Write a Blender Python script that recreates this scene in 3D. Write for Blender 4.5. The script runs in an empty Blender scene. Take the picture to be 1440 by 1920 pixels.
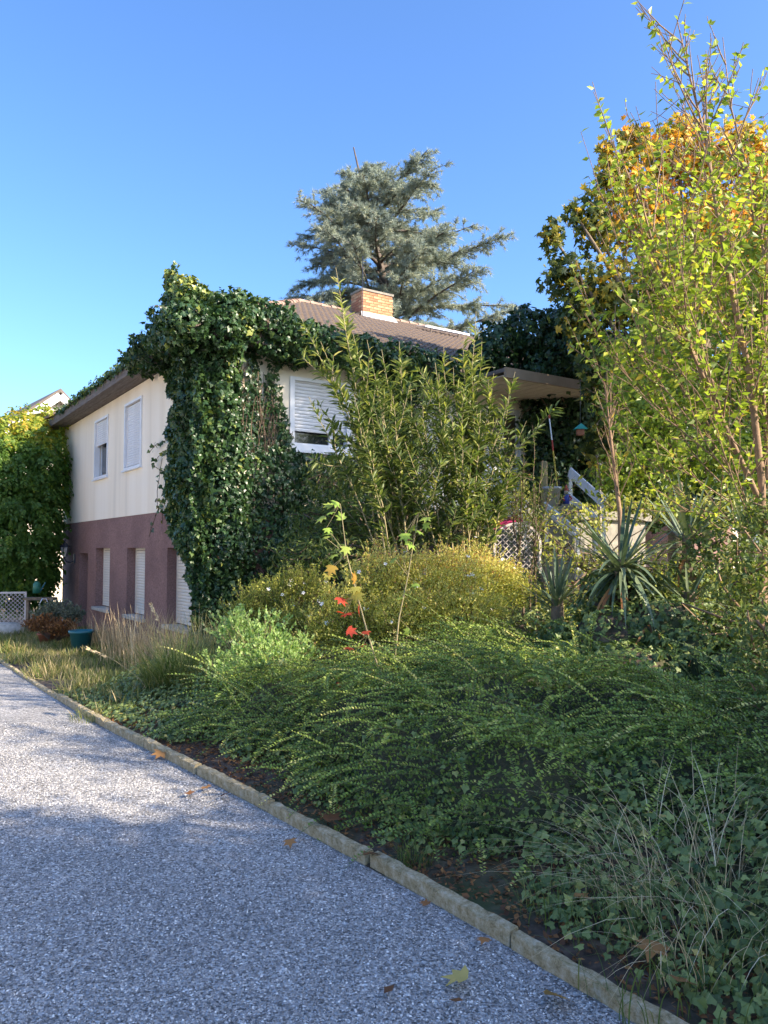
import bpy, math, random
import numpy as np
from mathutils import Vector, Matrix, Euler
rng = np.random.default_rng(7)
random.seed(7)
sc = bpy.context.scene
COL = sc.collection
rad = math.radians

# ------------------------------------------------------------------ camera, sky, sun, exposure
PITCH = math.atan(70/1440.)
cam_d = bpy.data.cameras.new('camera'); cam_o = bpy.data.objects.new('camera', cam_d); COL.objects.link(cam_o)
CAM = np.array([0, 0, 1.6])
cam_o.location = CAM; cam_o.rotation_euler = (rad(90)+PITCH, 0, 0)
cam_d.sensor_fit = 'VERTICAL'; cam_d.sensor_height = 24; cam_d.lens = 1440/1920*24
cam_d.clip_end = 5000; cam_d.clip_start = .05
sc.camera = cam_o

SUN_AZ, SUN_EL = 115., 32.          # clockwise from the view axis (+Y)
world = bpy.data.worlds.new("World"); sc.world = world; world.use_nodes = True
wn = world.node_tree.nodes; wl = world.node_tree.links
bg = wn['Background']; sky = wn.new('ShaderNodeTexSky'); sky.sky_type = 'NISHITA'
sky.sun_disc = False; sky.sun_elevation = rad(SUN_EL); sky.sun_rotation = rad(SUN_AZ)
sky.altitude = 200; sky.air_density = 1.0; sky.dust_density = 2.0; sky.ozone_density = 6.0
hs = wn.new('ShaderNodeHueSaturation'); hs.inputs['Saturation'].default_value = 1.09; hs.inputs['Hue'].default_value = .504; hs.inputs['Value'].default_value = .95
wl.new(sky.outputs[0], hs.inputs['Color']); wl.new(hs.outputs[0], bg.inputs[0]); bg.inputs[1].default_value = .15
sd = bpy.data.lights.new('sun', 'SUN'); sun = bpy.data.objects.new('sun', sd); COL.objects.link(sun)
sd.energy = 4.5; sd.angle = rad(.5); sd.color = (1, .86, .68)
a_ = rad(SUN_AZ); e_ = rad(SUN_EL)
SUN = np.array([math.sin(a_)*math.cos(e_), math.cos(a_)*math.cos(e_), math.sin(e_)])
sun.rotation_euler = Vector(SUN).to_track_quat('Z', 'Y').to_euler()
sc.view_settings.view_transform = 'Standard'; sc.view_settings.look = 'None'
sc.view_settings.exposure = 1.47; sc.view_settings.gamma = 1
sc.render.engine = 'CYCLES'
sc.cycles.max_bounces = 8; sc.cycles.diffuse_bounces = 4; sc.cycles.transparent_max_bounces = 8
sc.cycles.use_adaptive_sampling = True

# ------------------------------------------------------------------ frames of reference
A = rad(33.9)
D1 = np.array([-math.sin(A), math.cos(A), 0]); D2 = np.array([math.cos(A), math.sin(A), 0]); UP = np.array([0, 0, 1.])
C0 = np.array([-2.93, 12.6, 0])          # near corner of the house
K0 = np.array([-2.79, 7.43, 0])          # a point on the kerb line
def at(u, v, Y):
    """the point that stands Y metres ahead on the line of sight used when the photograph was measured"""
    x = (u-720)/1440.; z = -(v-960)/1440.
    c, s = math.cos(PITCH), math.sin(PITCH)
    d = np.array([x, c-z*s, s+z*c])
    return CAM+d*Y/d[1]
def pq(x, y):
    dx = x-K0[0]; dy = y-K0[1]; p = dx*D1[0]+dy*D1[1]
    return p, dx*D2[0]+dy*D2[1]-kq(p)
def kq(p):
    """the kerb line bends a little: its offset along D2"""
    return np.interp(p, [-14, -8, -6.1, -5, -3.4, -1.6, -.3, .5, 2], [.2, .36, .375, .35, .24, .09, .015, 0, -.02])
def WP(p, q):
    p = np.asarray(p, float); q = np.asarray(q, float)+kq(p)
    return np.stack(np.broadcast_arrays(K0[0]+D1[0]*p+D2[0]*q, K0[1]+D1[1]*p+D2[1]*q, 0*q), -1)
def ss(a, b, x):
    t = np.clip((x-a)/(b-a), 0, 1); return t*t*(3-2*t)
def gslope(y): return -.033*np.clip(y-6, 0, 22)
def H(x, y):
    x = np.asarray(x, float); y = np.asarray(y, float)
    p, q = pq(x, y)
    bank = .03*ss(.02, .12, q)+np.interp(q, [-5, .25, 1., 2.5, 4, 5.5, 7.5, 12, 60], [0, 0, .14, .36, .5, .75, 1.2, 1.4, 1.4])
    k = 1-ss(.3, 3.2, p)*(1-ss(2.9, 5, q))
    k = k*(1-ss(6, 9, p)*.9)
    lump = .03*np.sin(x*3.1+1.3)*np.sin(y*2.7)*ss(.2, 1.5, q)
    return gslope(y)+.03*ss(.02, .12, q)*(1-k)+bank*k+lump*k
def on(x, y, dz=0): return np.array([x, y, float(H(x, y))+dz])

# ------------------------------------------------------------------ object helpers
def props(o, label=None, cat=None, group=None, kind=None):
    if label: o['label'] = label
    if cat: o['category'] = cat
    if group: o['group'] = group
    if kind: o['kind'] = kind
    return o
def thing(name, label, cat, loc=(0, 0, 0), rz=0, group=None):
    o = bpy.data.objects.new(name, None); COL.objects.link(o); o.location = loc; o.rotation_euler = (0, 0, rz)
    o.empty_display_size = .1
    return props(o, label, cat, group)
def inst(name, mesh, parent=None, loc=(0, 0, 0), rot=None, scale=None):
    o = bpy.data.objects.new(name, mesh); COL.objects.link(o); o.parent = parent; o.location = loc
    if rot is not None:
        if isinstance(rot, Matrix): o.rotation_mode = 'QUATERNION'; o.rotation_quaternion = rot.to_quaternion()
        else: o.rotation_euler = rot
    if scale is not None: o.scale = (scale,)*3 if np.isscalar(scale) else scale
    return o
def npmesh(name, V, F, mat, smooth=False, attr=None):
    """V (n,3); F a (m,k) array or a list of them"""
    V = np.ascontiguousarray(V, np.float32)
    Fs = F if isinstance(F, list) else [F]
    me = bpy.data.meshes.new(name)
    me.vertices.add(len(V)); me.vertices.foreach_set('co', V.ravel())
    nl = sum(f.size for f in Fs); nf = sum(len(f) for f in Fs)
    me.loops.add(nl); me.polygons.add(nf)
    me.loops.foreach_set('vertex_index', np.concatenate([f.ravel() for f in Fs]).astype(np.int32))
    tot = np.concatenate([np.full(len(f), f.shape[1]) for f in Fs])
    st = np.concatenate([[0], np.cumsum(tot)[:-1]])
    me.polygons.foreach_set('loop_start', st.astype(np.int32))
    me.polygons.foreach_set('loop_total', tot.astype(np.int32))
    me.polygons.foreach_set('use_smooth', np.full(nf, smooth))
    if attr is not None:
        at_ = me.attributes.new('rnd', 'FLOAT', 'POINT'); at_.data.foreach_set('value', np.ascontiguousarray(attr, np.float32))
    if mat: me.materials.append(mat)
    me.update(calc_edges=True); me.validate()
    return me
class MB:
    def __init__(s): s.v = []; s.f = []
    def add(s, V, F):
        n = len(s.v); s.v += [tuple(map(float, x)) for x in V]; s.f += [tuple(i+n for i in f) for f in F]; return s
    def box(s, x0, x1, y0, y1, z0, z1):
        return s.add([(x0, y0, z0), (x1, y0, z0), (x1, y1, z0), (x0, y1, z0), (x0, y0, z1), (x1, y0, z1), (x1, y1, z1), (x0, y1, z1)],
                     [(0, 3, 2, 1), (4, 5, 6, 7), (0, 1, 5, 4), (1, 2, 6, 5), (2, 3, 7, 6), (3, 0, 4, 7)])
    def bar(s, a, b, w, h, up=(0, 0, 1)):
        a = Vector(a); b = Vector(b); d = (b-a).normalized(); x = d.cross(Vector(up))
        if x.length < 1e-4: x = d.cross(Vector((1, 0, 0)))
        x.normalize(); z = x.cross(d)
        V = [e+x*i*w/2+z*j*h/2 for e in (a, b) for i, j in ((-1, -1), (1, -1), (1, 1), (-1, 1))]
        return s.add(V, [(0, 1, 2, 3), (7, 6, 5, 4), (0, 4, 5, 1), (1, 5, 6, 2), (2, 6, 7, 3), (3, 7, 4, 0)])
    def lathe(s, prof, n=16, c=(0, 0, 0)):
        V = []; F = []
        for r, z in prof:
            for k in range(n): V.append((c[0]+r*math.cos(k*2*math.pi/n), c[1]+r*math.sin(k*2*math.pi/n), c[2]+z))
        for i in range(len(prof)-1):
            for k in range(n):
                k2 = (k+1) % n; F.append((i*n+k, i*n+k2, (i+1)*n+k2, (i+1)*n+k))
        return s.add(V, F)
    def tube(s, pts, r, n=6):
        V, F = tubearr([(np.array(pts, float), r)], n); return s.add(V, [tuple(f) for f in F])
    def mesh(s, name, mat, smooth=False, bevel=0):
        me = bpy.data.meshes.new(name); me.from_pydata(s.v, [], s.f); me.materials.append(mat)
        if smooth: me.polygons.foreach_set('use_smooth', [True]*len(me.polygons))
        me.update(); return me
    def build(s, name, mat, parent=None, smooth=False, bevel=0, loc=(0, 0, 0), rot=None):
        o = inst(name, s.mesh(name, mat, smooth), parent, loc, rot)
        if bevel:
            m = o.modifiers.new('bevel', 'BEVEL'); m.width = bevel; m.segments = 2; m.limit_method = 'ANGLE'
        return o
def tubearr(lst, n=5):
    """list of (points (k,3), radius or radii) -> tapered tubes in one array pair"""
    V = []; F = []; base = 0
    for pts, r in lst:
        pts = np.asarray(pts, float); k = len(pts); r = np.full(k, r) if np.isscalar(r) else np.asarray(r)
        t = np.gradient(pts, axis=0); t /= np.linalg.norm(t, axis=1)[:, None]+1e-9
        ref = np.array([.31, .22, .92]) if abs(t[0, 2]) < .8 else np.array([1, .1, 0])
        x = np.cross(t, ref); x /= np.linalg.norm(x, axis=1)[:, None]+1e-9; y = np.cross(t, x)
        an = np.arange(n)*2*np.pi/n
        ring = pts[:, None]+r[:, None, None]*(np.cos(an)[None, :, None]*x[:, None]+np.sin(an)[None, :, None]*y[:, None])
        V.append(ring.reshape(-1, 3))
        i = np.arange(k-1)[:, None]*n; j = np.arange(n)[None]; j2 = (j+1) % n
        F.append((np.stack([i+j, i+j2, i+n+j2, i+n+j], -1).reshape(-1, 4))+base); base += k*n
    return np.concatenate(V), np.concatenate(F)
def tubes(name, lst, mat, parent, n=5, kind=None):
    V, F = tubearr(lst, n); o = inst(name, npmesh(name, V, F, mat, True), parent)
    if kind: o['kind'] = kind
    return o
def norm(a): return a/(np.linalg.norm(a, axis=-1, keepdims=True)+1e-9)
def rdir(n): return norm(rng.normal(size=(n, 3)))

# ------------------------------------------------------------------ leaf templates (x width, y length, z normal)
def T(v, f): return np.array(v, float), np.array(f)
T_OVAL = T([(0, 0, 0), (.28, .4, .05), (0, 1, -.06), (-.28, .4, .05), (0, .45, -.02)], [(0, 1, 4), (4, 1, 2), (0, 4, 3), (4, 2, 3)])
T_TINY = T([(0, 0, 0), (.3, .5, .05), (0, 1, 0), (-.3, .5, .05)], [(0, 1, 2), (0, 2, 3)])
T_LANCE = T([(0, 0, 0), (.1, .25, .03), (.09, .62, -.01), (0, 1, -.16), (-.09, .62, -.01), (-.1, .25, .03), (0, .45, -.03)],
            [(0, 1, 6), (1, 2, 6), (2, 3, 6), (3, 4, 6), (4, 5, 6), (5, 0, 6)])
T_IVY = T([(0, 0, 0), (.32, -.1, .02), (.5, .3, -.05), (.24, .5, .03), (0, 1, -.06), (-.24, .5, .03), (-.5, .3, -.05), (-.32, -.1, .02), (0, .3, .06)],
          [(0, 1, 8), (1, 2, 8), (2, 3, 8), (3, 4, 8), (4, 5, 8), (5, 6, 8), (6, 7, 8), (7, 0, 8)])
T_MAPLE = T([(0, 0, 0), (.28, .02, .03), (.55, .2, -.05), (.3, .33, .02), (.52, .72, -.07), (.16, .6, .02), (0, 1.05, -.06),
             (-.16, .6, .02), (-.52, .72, -.07), (-.3, .33, .02), (-.55, .2, -.05), (-.28, .02, .03), (0, .35, .06)],
            [(i, (i+1) % 12, 12) for i in range(12)])
T_TUFT = T([(0, 0, 0), (.06, .1, 0), (0, 1, .05), (-.06, .1, 0), (0, 0, .06), (.5, .75, .12), (0, .1, -.06), (-.5, .7, .1), (0, .15, .02), (.05, .5, .55),
            (.0, .3, -.04), (.3, .95, -.3), (-.28, .9, -.3)],
           [(0, 1, 2), (0, 2, 3), (0, 5, 4), (6, 4, 7), (8, 1, 9), (10, 6, 11), (10, 12, 6)])
T_BLADE = T([(-.5, 0, 0), (.5, 0, 0), (-.42, .4, .0), (.42, .4, .0), (-.25, .75, -.05), (.25, .75, -.05), (0, 1, -.12)],
            [(0, 1, 3), (0, 3, 2), (2, 3, 5), (2, 5, 4), (4, 5, 6)])
LEAFM = {}
def leafarr(tm, pos, ax, nr, size, col, width=1.):
    v, f = tm; n = len(pos); ax = norm(ax); x = norm(np.cross(ax, nr)); z = np.cross(x, ax)
    size = np.broadcast_to(size, (n,))
    sx = np.broadcast_to(width, (n,))
    V = pos[:, None]+size[:, None, None]*(v[None, :, 0:1]*sx[:, None, None]*x[:, None]+v[None, :, 1:2]*ax[:, None]+v[None, :, 2:3]*z[:, None])
    F = f[None]+(np.arange(n)*len(v))[:, None, None]
    return V.reshape(-1, 3), F.reshape(-1, f.shape[1]), np.repeat(col, len(v))
def leaves(name, tm, pos, ax, nr, size, col, mat, parent=None, kind=None, parts=0, partname='leaf', jit=0):
    """all leaves in one mesh; with parts > 0 the nearest ones in view become objects of their own"""
    pos = np.asarray(pos); n = len(pos); size = np.broadcast_to(size, (n,)).copy(); col = np.clip(np.broadcast_to(col, (n,)), .001, .999)
    keep = np.ones(n, bool)
    if parts and parent is not None:
        c, s = math.cos(PITCH), math.sin(PITCH); d = pos-CAM
        Yc = d[:, 1]*c+d[:, 2]*s; u = d[:, 0]/Yc; vv = (-d[:, 1]*s+d[:, 2]*c)/Yc
        score = size/np.maximum(Yc, .2); score[(Yc < .3) | (abs(u) > .49) | (abs(vv) > .65)] = 0
        idx = np.argsort(-score)[:parts]; idx = idx[score[idx] > 0]
        keep[idx] = False
        key = (id(tm[0]), mat.name)
        if key not in LEAFM: LEAFM[key] = npmesh(partname, tm[0], tm[1], mat, True)
        axn = norm(ax[idx]); x = norm(np.cross(axn, nr[idx])); z = np.cross(x, axn)
        base = np.array(parent.matrix_basis.translation)
        for k, i in enumerate(idx):
            M = Matrix((x[k], axn[k], z[k])).transposed()
            o = inst(partname, LEAFM[key], parent, pos[i]-base, M, float(size[i])); o['tone'] = float(col[i])
    if keep.any():
        V, F, cc = leafarr(tm, pos[keep], np.asarray(ax)[keep], np.asarray(nr)[keep], size[keep], col[keep])
        if parent is not None: V = V-np.array(parent.matrix_basis.translation)
        o = inst(name, npmesh(name, V, F, mat, False, cc), parent)
        if kind: o['kind'] = kind
        return o
def rel(parent, P): return np.asarray(P, float)-np.array(parent.matrix_basis.translation)

# ------------------------------------------------------------------ materials
def nm(name):
    m = bpy.data.materials.new(name); m.use_nodes = True; return m, m.node_tree.nodes, m.node_tree.links
def ramp(n, stops, interp='LINEAR'):
    r = n.new('ShaderNodeValToRGB'); e = r.color_ramp.elements; r.color_ramp.interpolation = interp
    while len(e) < len(stops): e.new(.5)
    for k, (p, c) in zip(e, stops): k.position = p; k.color = (*c, 1)
    return r
def mat(name, c1, c2=None, rough=.8, scale=8, bump=.0, bscale=40, metal=0, stretch=None, detail=6, spec=.5, coord='Object', dist=.01):
    m, n, l = nm(name); b = n['Principled BSDF']; b.inputs['Roughness'].default_value = rough; b.inputs['Metallic'].default_value = metal
    b.inputs['Specular IOR Level'].default_value = spec
    tc = n.new('ShaderNodeTexCoord'); mp = n.new('ShaderNodeMapping'); l.new(tc.outputs[coord], mp.inputs[0])
    if stretch: mp.inputs['Scale'].default_value = stretch
    nz = n.new('ShaderNodeTexNoise'); nz.inputs['Scale'].default_value = scale; nz.inputs['Detail'].default_value = detail
    l.new(mp.outputs[0], nz.inputs[0])
    r = ramp(n, [(.3, c1), (.7, c2 or tuple(x*.8 for x in c1))]); l.new(nz.outputs[0], r.inputs[0]); l.new(r.outputs[0], b.inputs['Base Color'])
    if bump:
        nb = n.new('ShaderNodeTexNoise'); nb.inputs['Scale'].default_value = bscale; nb.inputs['Detail'].default_value = 5
        l.new(tc.outputs[coord], nb.inputs[0])
        bp = n.new('ShaderNodeBump'); bp.inputs['Strength'].default_value = bump; bp.inputs['Distance'].default_value = dist
        l.new(nb.outputs[0], bp.inputs['Height']); l.new(bp.outputs[0], b.inputs['Normal'])
    return m
def leafmat(name, stops, rough=.45, trans=.35, spec=.4, tint=(1.25, 1.3, .7)):
    m, n, l = nm(name); b = n['Principled BSDF']; b.inputs['Roughness'].default_value = rough; b.inputs['Specular IOR Level'].default_value = spec
    a1 = n.new('ShaderNodeAttribute'); a1.attribute_name = 'rnd'
    a2 = n.new('ShaderNodeAttribute'); a2.attribute_type = 'OBJECT'; a2.attribute_name = 'tone'
    ad = n.new('ShaderNodeMath'); ad.operation = 'ADD'; l.new(a1.outputs['Fac'], ad.inputs[0]); l.new(a2.outputs['Fac'], ad.inputs[1])
    r = ramp(n, stops); l.new(ad.outputs[0], r.inputs[0]); l.new(r.outputs[0], b.inputs['Base Color'])
    t = n.new('ShaderNodeBsdfTranslucent'); mx = n.new('ShaderNodeMixRGB'); mx.blend_type = 'MULTIPLY'; mx.inputs[0].default_value = 1
    mx.inputs[2].default_value = (*tint, 1); l.new(r.outputs[0], mx.inputs[1]); l.new(mx.outputs[0], t.inputs[0])
    ms = n.new('ShaderNodeMixShader'); ms.inputs[0].default_value = trans
    l.new(b.outputs[0], ms.inputs[1]); l.new(t.outputs[0], ms.inputs[2]); l.new(ms.outputs[0], n['Material Output'].inputs[0])
    return m
G = lambda *s: list(s)
M_IVY = leafmat('ivy_leaf', [(0, (.02, .048, .02)), (.5, (.042, .09, .03)), (.82, (.1, .155, .04)), (1, (.3, .32, .07))], .36, .2)
M_IVYG = leafmat('ground_ivy_leaf', [(0, (.06, .1, .03)), (.5, (.17, .23, .07)), (.85, (.33, .38, .12)), (1, (.5, .4, .12))], .42, .25)
M_WIST = leafmat('wisteria_leaf', [(0, (.05, .11, .02)), (.5, (.11, .2, .03)), (.8, (.3, .34, .03)), (1, (.5, .34, .04))], .5, .4)
M_CED = leafmat('cedar_needles', [(0, (.18, .23, .21)), (.6, (.38, .43, .34)), (1, (.6, .58, .36))], .6, .35, tint=(1, 1, .9))
M_MAP = leafmat('maple_leaf', [(0, (.04, .07, .022)), (.35, (.09, .13, .03)), (.56, (.36, .34, .05)), (.78, (.75, .52, .07)), (1, (.66, .28, .05))], .5, .4, tint=(1.3, 1.1, .6))
M_PRU = leafmat('cherry_leaf', [(0, (.13, .2, .03)), (.5, (.3, .38, .05)), (.9, (.55, .55, .09)), (1, (.65, .45, .07))], .4, .5)
M_WIL = leafmat('buddleja_leaf', [(0, (.045, .08, .025)), (.45, (.14, .19, .05)), (.85, (.42, .43, .12)), (1, (.55, .48, .15))], .5, .4)
M_UND = leafmat('shrub_leaf', [(0, (.05, .085, .025)), (.6, (.13, .18, .045)), (1, (.3, .27, .08))], .5, .35)
M_LON = leafmat('honeysuckle_leaf', [(0, (.08, .13, .03)), (.55, (.22, .31, .06)), (.88, (.42, .5, .1)), (1, (.68, .62, .2))], .38, .3)
M_HYP = leafmat('potentilla_leaf', [(0, (.15, .18, .035)), (.5, (.42, .42, .09)), (.85, (.68, .62, .2)), (1, (.5, .26, .1))], .55, .4)
M_ROSE = leafmat('rose_leaf', [(0, (.22, .34, .1)), (.6, (.4, .54, .19)), (1, (.5, .6, .28))], .42, .4)
M_YUC = leafmat('yucca_leaf', [(0, (.05, .09, .05)), (.6, (.13, .18, .11)), (1, (.25, .28, .14))], .4, .15)
M_GRASS = leafmat('grass_blade', [(0, (.06, .11, .025)), (.5, (.15, .19, .05)), (.8, (.35, .3, .13)), (1, (.5, .4, .24))], .6, .4)
M_DRY = leafmat('dry_blade', [(0, (.4, .28, .15)), (.6, (.74, .58, .34)), (1, (.88, .76, .52))], .7, .3, tint=(1.1, 1, .8))
M_DEAD = leafmat('dead_leaf', [(0, (.1, .045, .02)), (.4, (.26, .11, .035)), (.7, (.42, .22, .07)), (1, (.5, .4, .12))], .7, .15, tint=(1, 1, .8))
M_RED = leafmat('red_leaf', [(0, (.26, .44, .07)), (.4, (.42, .5, .1)), (.6, (.5, .25, .05)), (1, (.55, .07, .04))], .5, .45, tint=(1.4, 1, .7))
M_BARK = mat('bark', (.12, .09, .06), (.24, .18, .12), .9, 12, .6, 60)
M_BARKR = mat('bark_reddish', (.2, .12, .07), (.34, .22, .13), .8, 10, .4, 60)
M_STEM = mat('pale_stem', (.24, .2, .1), (.4, .33, .18), .8, 10)
M_GSTEM = mat('green_stem', (.08, .1, .03), (.13, .12, .05), .7, 10)
M_TWIG = mat('dark_twig', (.09, .06, .04), (.16, .11, .07), .9, 12)
M_CEDB = mat('cedar_bark', (.07, .055, .045), (.14, .11, .09), .9, 8, .5, 30)
M_WHITE = mat('white_pvc', (.8, .8, .8), (.72, .72, .72), .45, 6, .05, 60)
M_SHUT = mat('shutter_slat', (.74, .73, .72), (.62, .6, .58), .5, 3, .05, 60, stretch=(1, 1, 6))
M_SHUTC = mat('cream_shutter_slat', (.72, .68, .6), (.62, .57, .48), .55, 3, .05, 60, stretch=(1, 1, 4))
M_SILL = mat('stone_sill', (.55, .52, .46), (.35, .33, .27), .9, 14, .4, 60)
M_WOODG = mat('weathered_eave_board', (.2, .165, .14), (.1, .08, .065), .9, 5, .5, 30, stretch=(6, .8, 10))
M_TILE = mat('concrete_roof_tile', (.25, .185, .14), (.11, .085, .065), .9, 2.2, .5, 70, detail=8)
M_RIDGE = mat('ridge_tile_clay', (.4, .27, .2), (.22, .15, .11), .9, 4, .5, 60)
M_MORT = mat('mortar', (.36, .32, .27), (.24, .21, .18), .95, 20, .5, 80)
M_LEAD = mat('lead_flashing', (.5, .5, .5), (.36, .36, .36), .5, 9)
M_CAST = mat('black_cast_metal', (.03, .035, .05), (.05, .05, .06), .45, 8, metal=.4)
M_CONC = mat('old_concrete', (.3, .27, .22), (.17, .16, .13), .95, 7, .6, 50)
M_FASC = mat('brown_fascia_paint', (.34, .24, .15), (.26, .18, .11), .7, 4)
M_SOFF = mat('cream_soffit_board', (.62, .53, .4), (.52, .43, .31), .7, 4)
M_LATT = mat('lattice_plastic', (.66, .6, .56), (.52, .46, .42), .6, 4)
M_TEAL = mat('teal_pot_plastic', (.02, .14, .17), (.015, .1, .13), .4, 4)
M_TERRA = mat('terracotta', (.4, .15, .08), (.28, .11, .06), .85, 9, .3, 60)
M_GALV = mat('galvanised_tube', (.55, .56, .58), (.4, .41, .43), .3, 6, metal=.8)
M_MAG = mat('magenta_cloth', (.5, .03, .12), (.35, .02, .09), .8, 6)
M_YEL = mat('yellow_pole_paint', (.6, .45, .05), (.5, .36, .04), .5, 6)
M_REDP = mat('red_paint', (.5, .04, .03), (.38, .03, .02), .5, 6)
M_BLUEP = mat('blue_paint', (.03, .06, .4), (.02, .04, .3), .5, 6)
M_TURQ = mat('turquoise_paint', (.05, .42, .38), (.04, .34, .32), .5, 6)
M_SKIN = mat('pale_ceramic', (.6, .48, .4), (.5, .4, .33), .4, 6)
M_DARKIN = mat('dark_interior', (.03, .028, .027), (.02, .02, .02), .8, 6)
M_PETAL = mat('white_petal', (.85, .82, .78), (.75, .72, .68), .6, 20)
M_POOLT = mat('cane_wood', (.35, .25, .1), (.28, .2, .08), .7, 6)
def glassmat():
    m, n, l = nm('window_glass'); b = n['Principled BSDF']; b.inputs['Base Color'].default_value = (.02, .022, .025, 1)
    b.inputs['Roughness'].default_value = .04; b.inputs['Specular IOR Level'].default_value = .8; return m
M_GLASS = glassmat()
def lampglass():
    m, n, l = nm('frosted_lamp_glass'); b = n['Principled BSDF']; b.inputs['Base Color'].default_value = (.75, .72, .66, 1)
    b.inputs['Roughness'].default_value = .2; b.inputs['Transmission Weight'].default_value = .5; return m
M_LGL = lampglass()

def stucco(name, c1, c2, streak, gran, strength, vert=(1.3, 1.3, .1)):
    m, n, l = nm(name); b = n['Principled BSDF']; b.inputs['Roughness'].default_value = .93; b.inputs['Specular IOR Level'].default_value = .25
    tc = n.new('ShaderNodeTexCoord'); mp = n.new('ShaderNodeMapping'); mp.inputs['Scale'].default_value = vert
    l.new(tc.outputs['Object'], mp.inputs[0])
    nz = n.new('ShaderNodeTexNoise'); nz.inputs['Scale'].default_value = 1.6; nz.inputs['Detail'].default_value = 5; l.new(mp.outputs[0], nz.inputs[0])
    r = ramp(n, [(.4, c1), (.6, c2), (.75, tuple(v*.88 for v in c2))]); l.new(nz.outputs[0], r.inputs[0])
    n2 = n.new('ShaderNodeTexNoise'); n2.inputs['Scale'].default_value = gran; n2.inputs['Detail'].default_value = 4; l.new(tc.outputs['Object'], n2.inputs[0])
    r2 = ramp(n, [(.3, (1-streak,)*3), (.7, (1, 1, 1))]); l.new(n2.outputs[0], r2.inputs[0])
    mx = n.new('ShaderNodeMixRGB'); mx.blend_type = 'MULTIPLY'; mx.inputs[0].default_value = 1; l.new(r.outputs[0], mx.inputs[1]); l.new(r2.outputs[0], mx.inputs[2])
    l.new(mx.outputs[0], b.inputs['Base Color'])
    bp = n.new('ShaderNodeBump'); bp.inputs['Strength'].default_value = strength; bp.inputs['Distance'].default_value = .008
    l.new(n2.outputs[0], bp.inputs['Height']); l.new(bp.outputs[0], b.inputs['Normal']); return m
M_CREAM = stucco('cream_render', (.92, .82, .66), (.87, .76, .59), .05, 70, .2)
M_BROWN = stucco('reddish_brown_render', (.33, .195, .17), (.28, .165, .145), .45, 38, .8, (.7, .7, .7))

def gravelmat(name, stone=False):
    m, n, l = nm(name); b = n['Principled BSDF']; b.inputs['Roughness'].default_value = .7
    cols = [(0, (.1, .096, .09)), (.25, (.26, .25, .238)), (.65, (.4, .385, .37)), (.9, (.55, .535, .51)), (1, (.88, .86, .82))]
    if stone:
        a1 = n.new('ShaderNodeAttribute'); a1.attribute_name = 'rnd'; r = ramp(n, cols); l.new(a1.outputs['Fac'], r.inputs[0]); l.new(r.outputs[0], b.inputs['Base Color']); return m
    tc = n.new('ShaderNodeTexCoord'); vo = n.new('ShaderNodeTexVoronoi'); vo.inputs['Scale'].default_value = 92; l.new(tc.outputs['Object'], vo.inputs[0])
    sx = n.new('ShaderNodeSeparateColor'); l.new(vo.outputs['Color'], sx.inputs[0]); r = ramp(n, cols); l.new(sx.outputs[0], r.inputs[0])
    nz = n.new('ShaderNodeTexNoise'); nz.inputs['Scale'].default_value = 1.3; nz.inputs['Detail'].default_value = 6; l.new(tc.outputs['Object'], nz.inputs[0])
    r2 = ramp(n, [(.35, (.78, .78, .78)), (.65, (1, 1, 1))]); l.new(nz.outputs[0], r2.inputs[0])
    mx = n.new('ShaderNodeMixRGB'); mx.blend_type = 'MULTIPLY'; mx.inputs[0].default_value = 1; l.new(r.outputs[0], mx.inputs[1]); l.new(r2.outputs[0], mx.inputs[2])
    l.new(mx.outputs[0], b.inputs['Base Color'])
    bp = n.new('ShaderNodeBump'); bp.inputs['Strength'].default_value = .9; bp.inputs['Distance'].default_value = .008; bp.invert = True
    l.new(vo.outputs['Distance'], bp.inputs['Height']); l.new(bp.outputs[0], b.inputs['Normal']); return m
M_GRAV = gravelmat('blue_grey_gravel'); M_STONE = gravelmat('gravel_stone', True)
def soilmat():
    m, n, l = nm('garden_soil'); b = n['Principled BSDF']; b.inputs['Roughness'].default_value = .95
    tc = n.new('ShaderNodeTexCoord'); nz = n.new('ShaderNodeTexNoise'); nz.inputs['Scale'].default_value = 14; nz.inputs['Detail'].default_value = 9; l.new(tc.outputs['Object'], nz.inputs[0])
    r = ramp(n, [(.3, (.035, .025, .018)), (.5, (.08, .055, .038)), (.7, (.16, .115, .08))]); l.new(nz.outputs[0], r.inputs[0])
    n2 = n.new('ShaderNodeTexNoise'); n2.inputs['Scale'].default_value = .8; n2.inputs['Detail'].default_value = 5; l.new(tc.outputs['Object'], n2.inputs[0])
    r2 = ramp(n, [(.48, (0, 0, 0)), (.62, (1, 1, 1))]); l.new(n2.outputs[0], r2.inputs[0])
    mx = n.new('ShaderNodeMixRGB'); l.new(r2.outputs[0], mx.inputs[0]); l.new(r.outputs[0], mx.inputs[1]); mx.inputs[2].default_value = (.05, .065, .02, 1)
    l.new(mx.outputs[0], b.inputs['Base Color'])
    bp = n.new('ShaderNodeBump'); bp.inputs['Strength'].default_value = .9; bp.inputs['Distance'].default_value = .02; l.new(nz.outputs[0], bp.inputs['Height']); l.new(bp.outputs[0], b.inputs['Normal'])
    return m
M_SOIL = soilmat()
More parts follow.
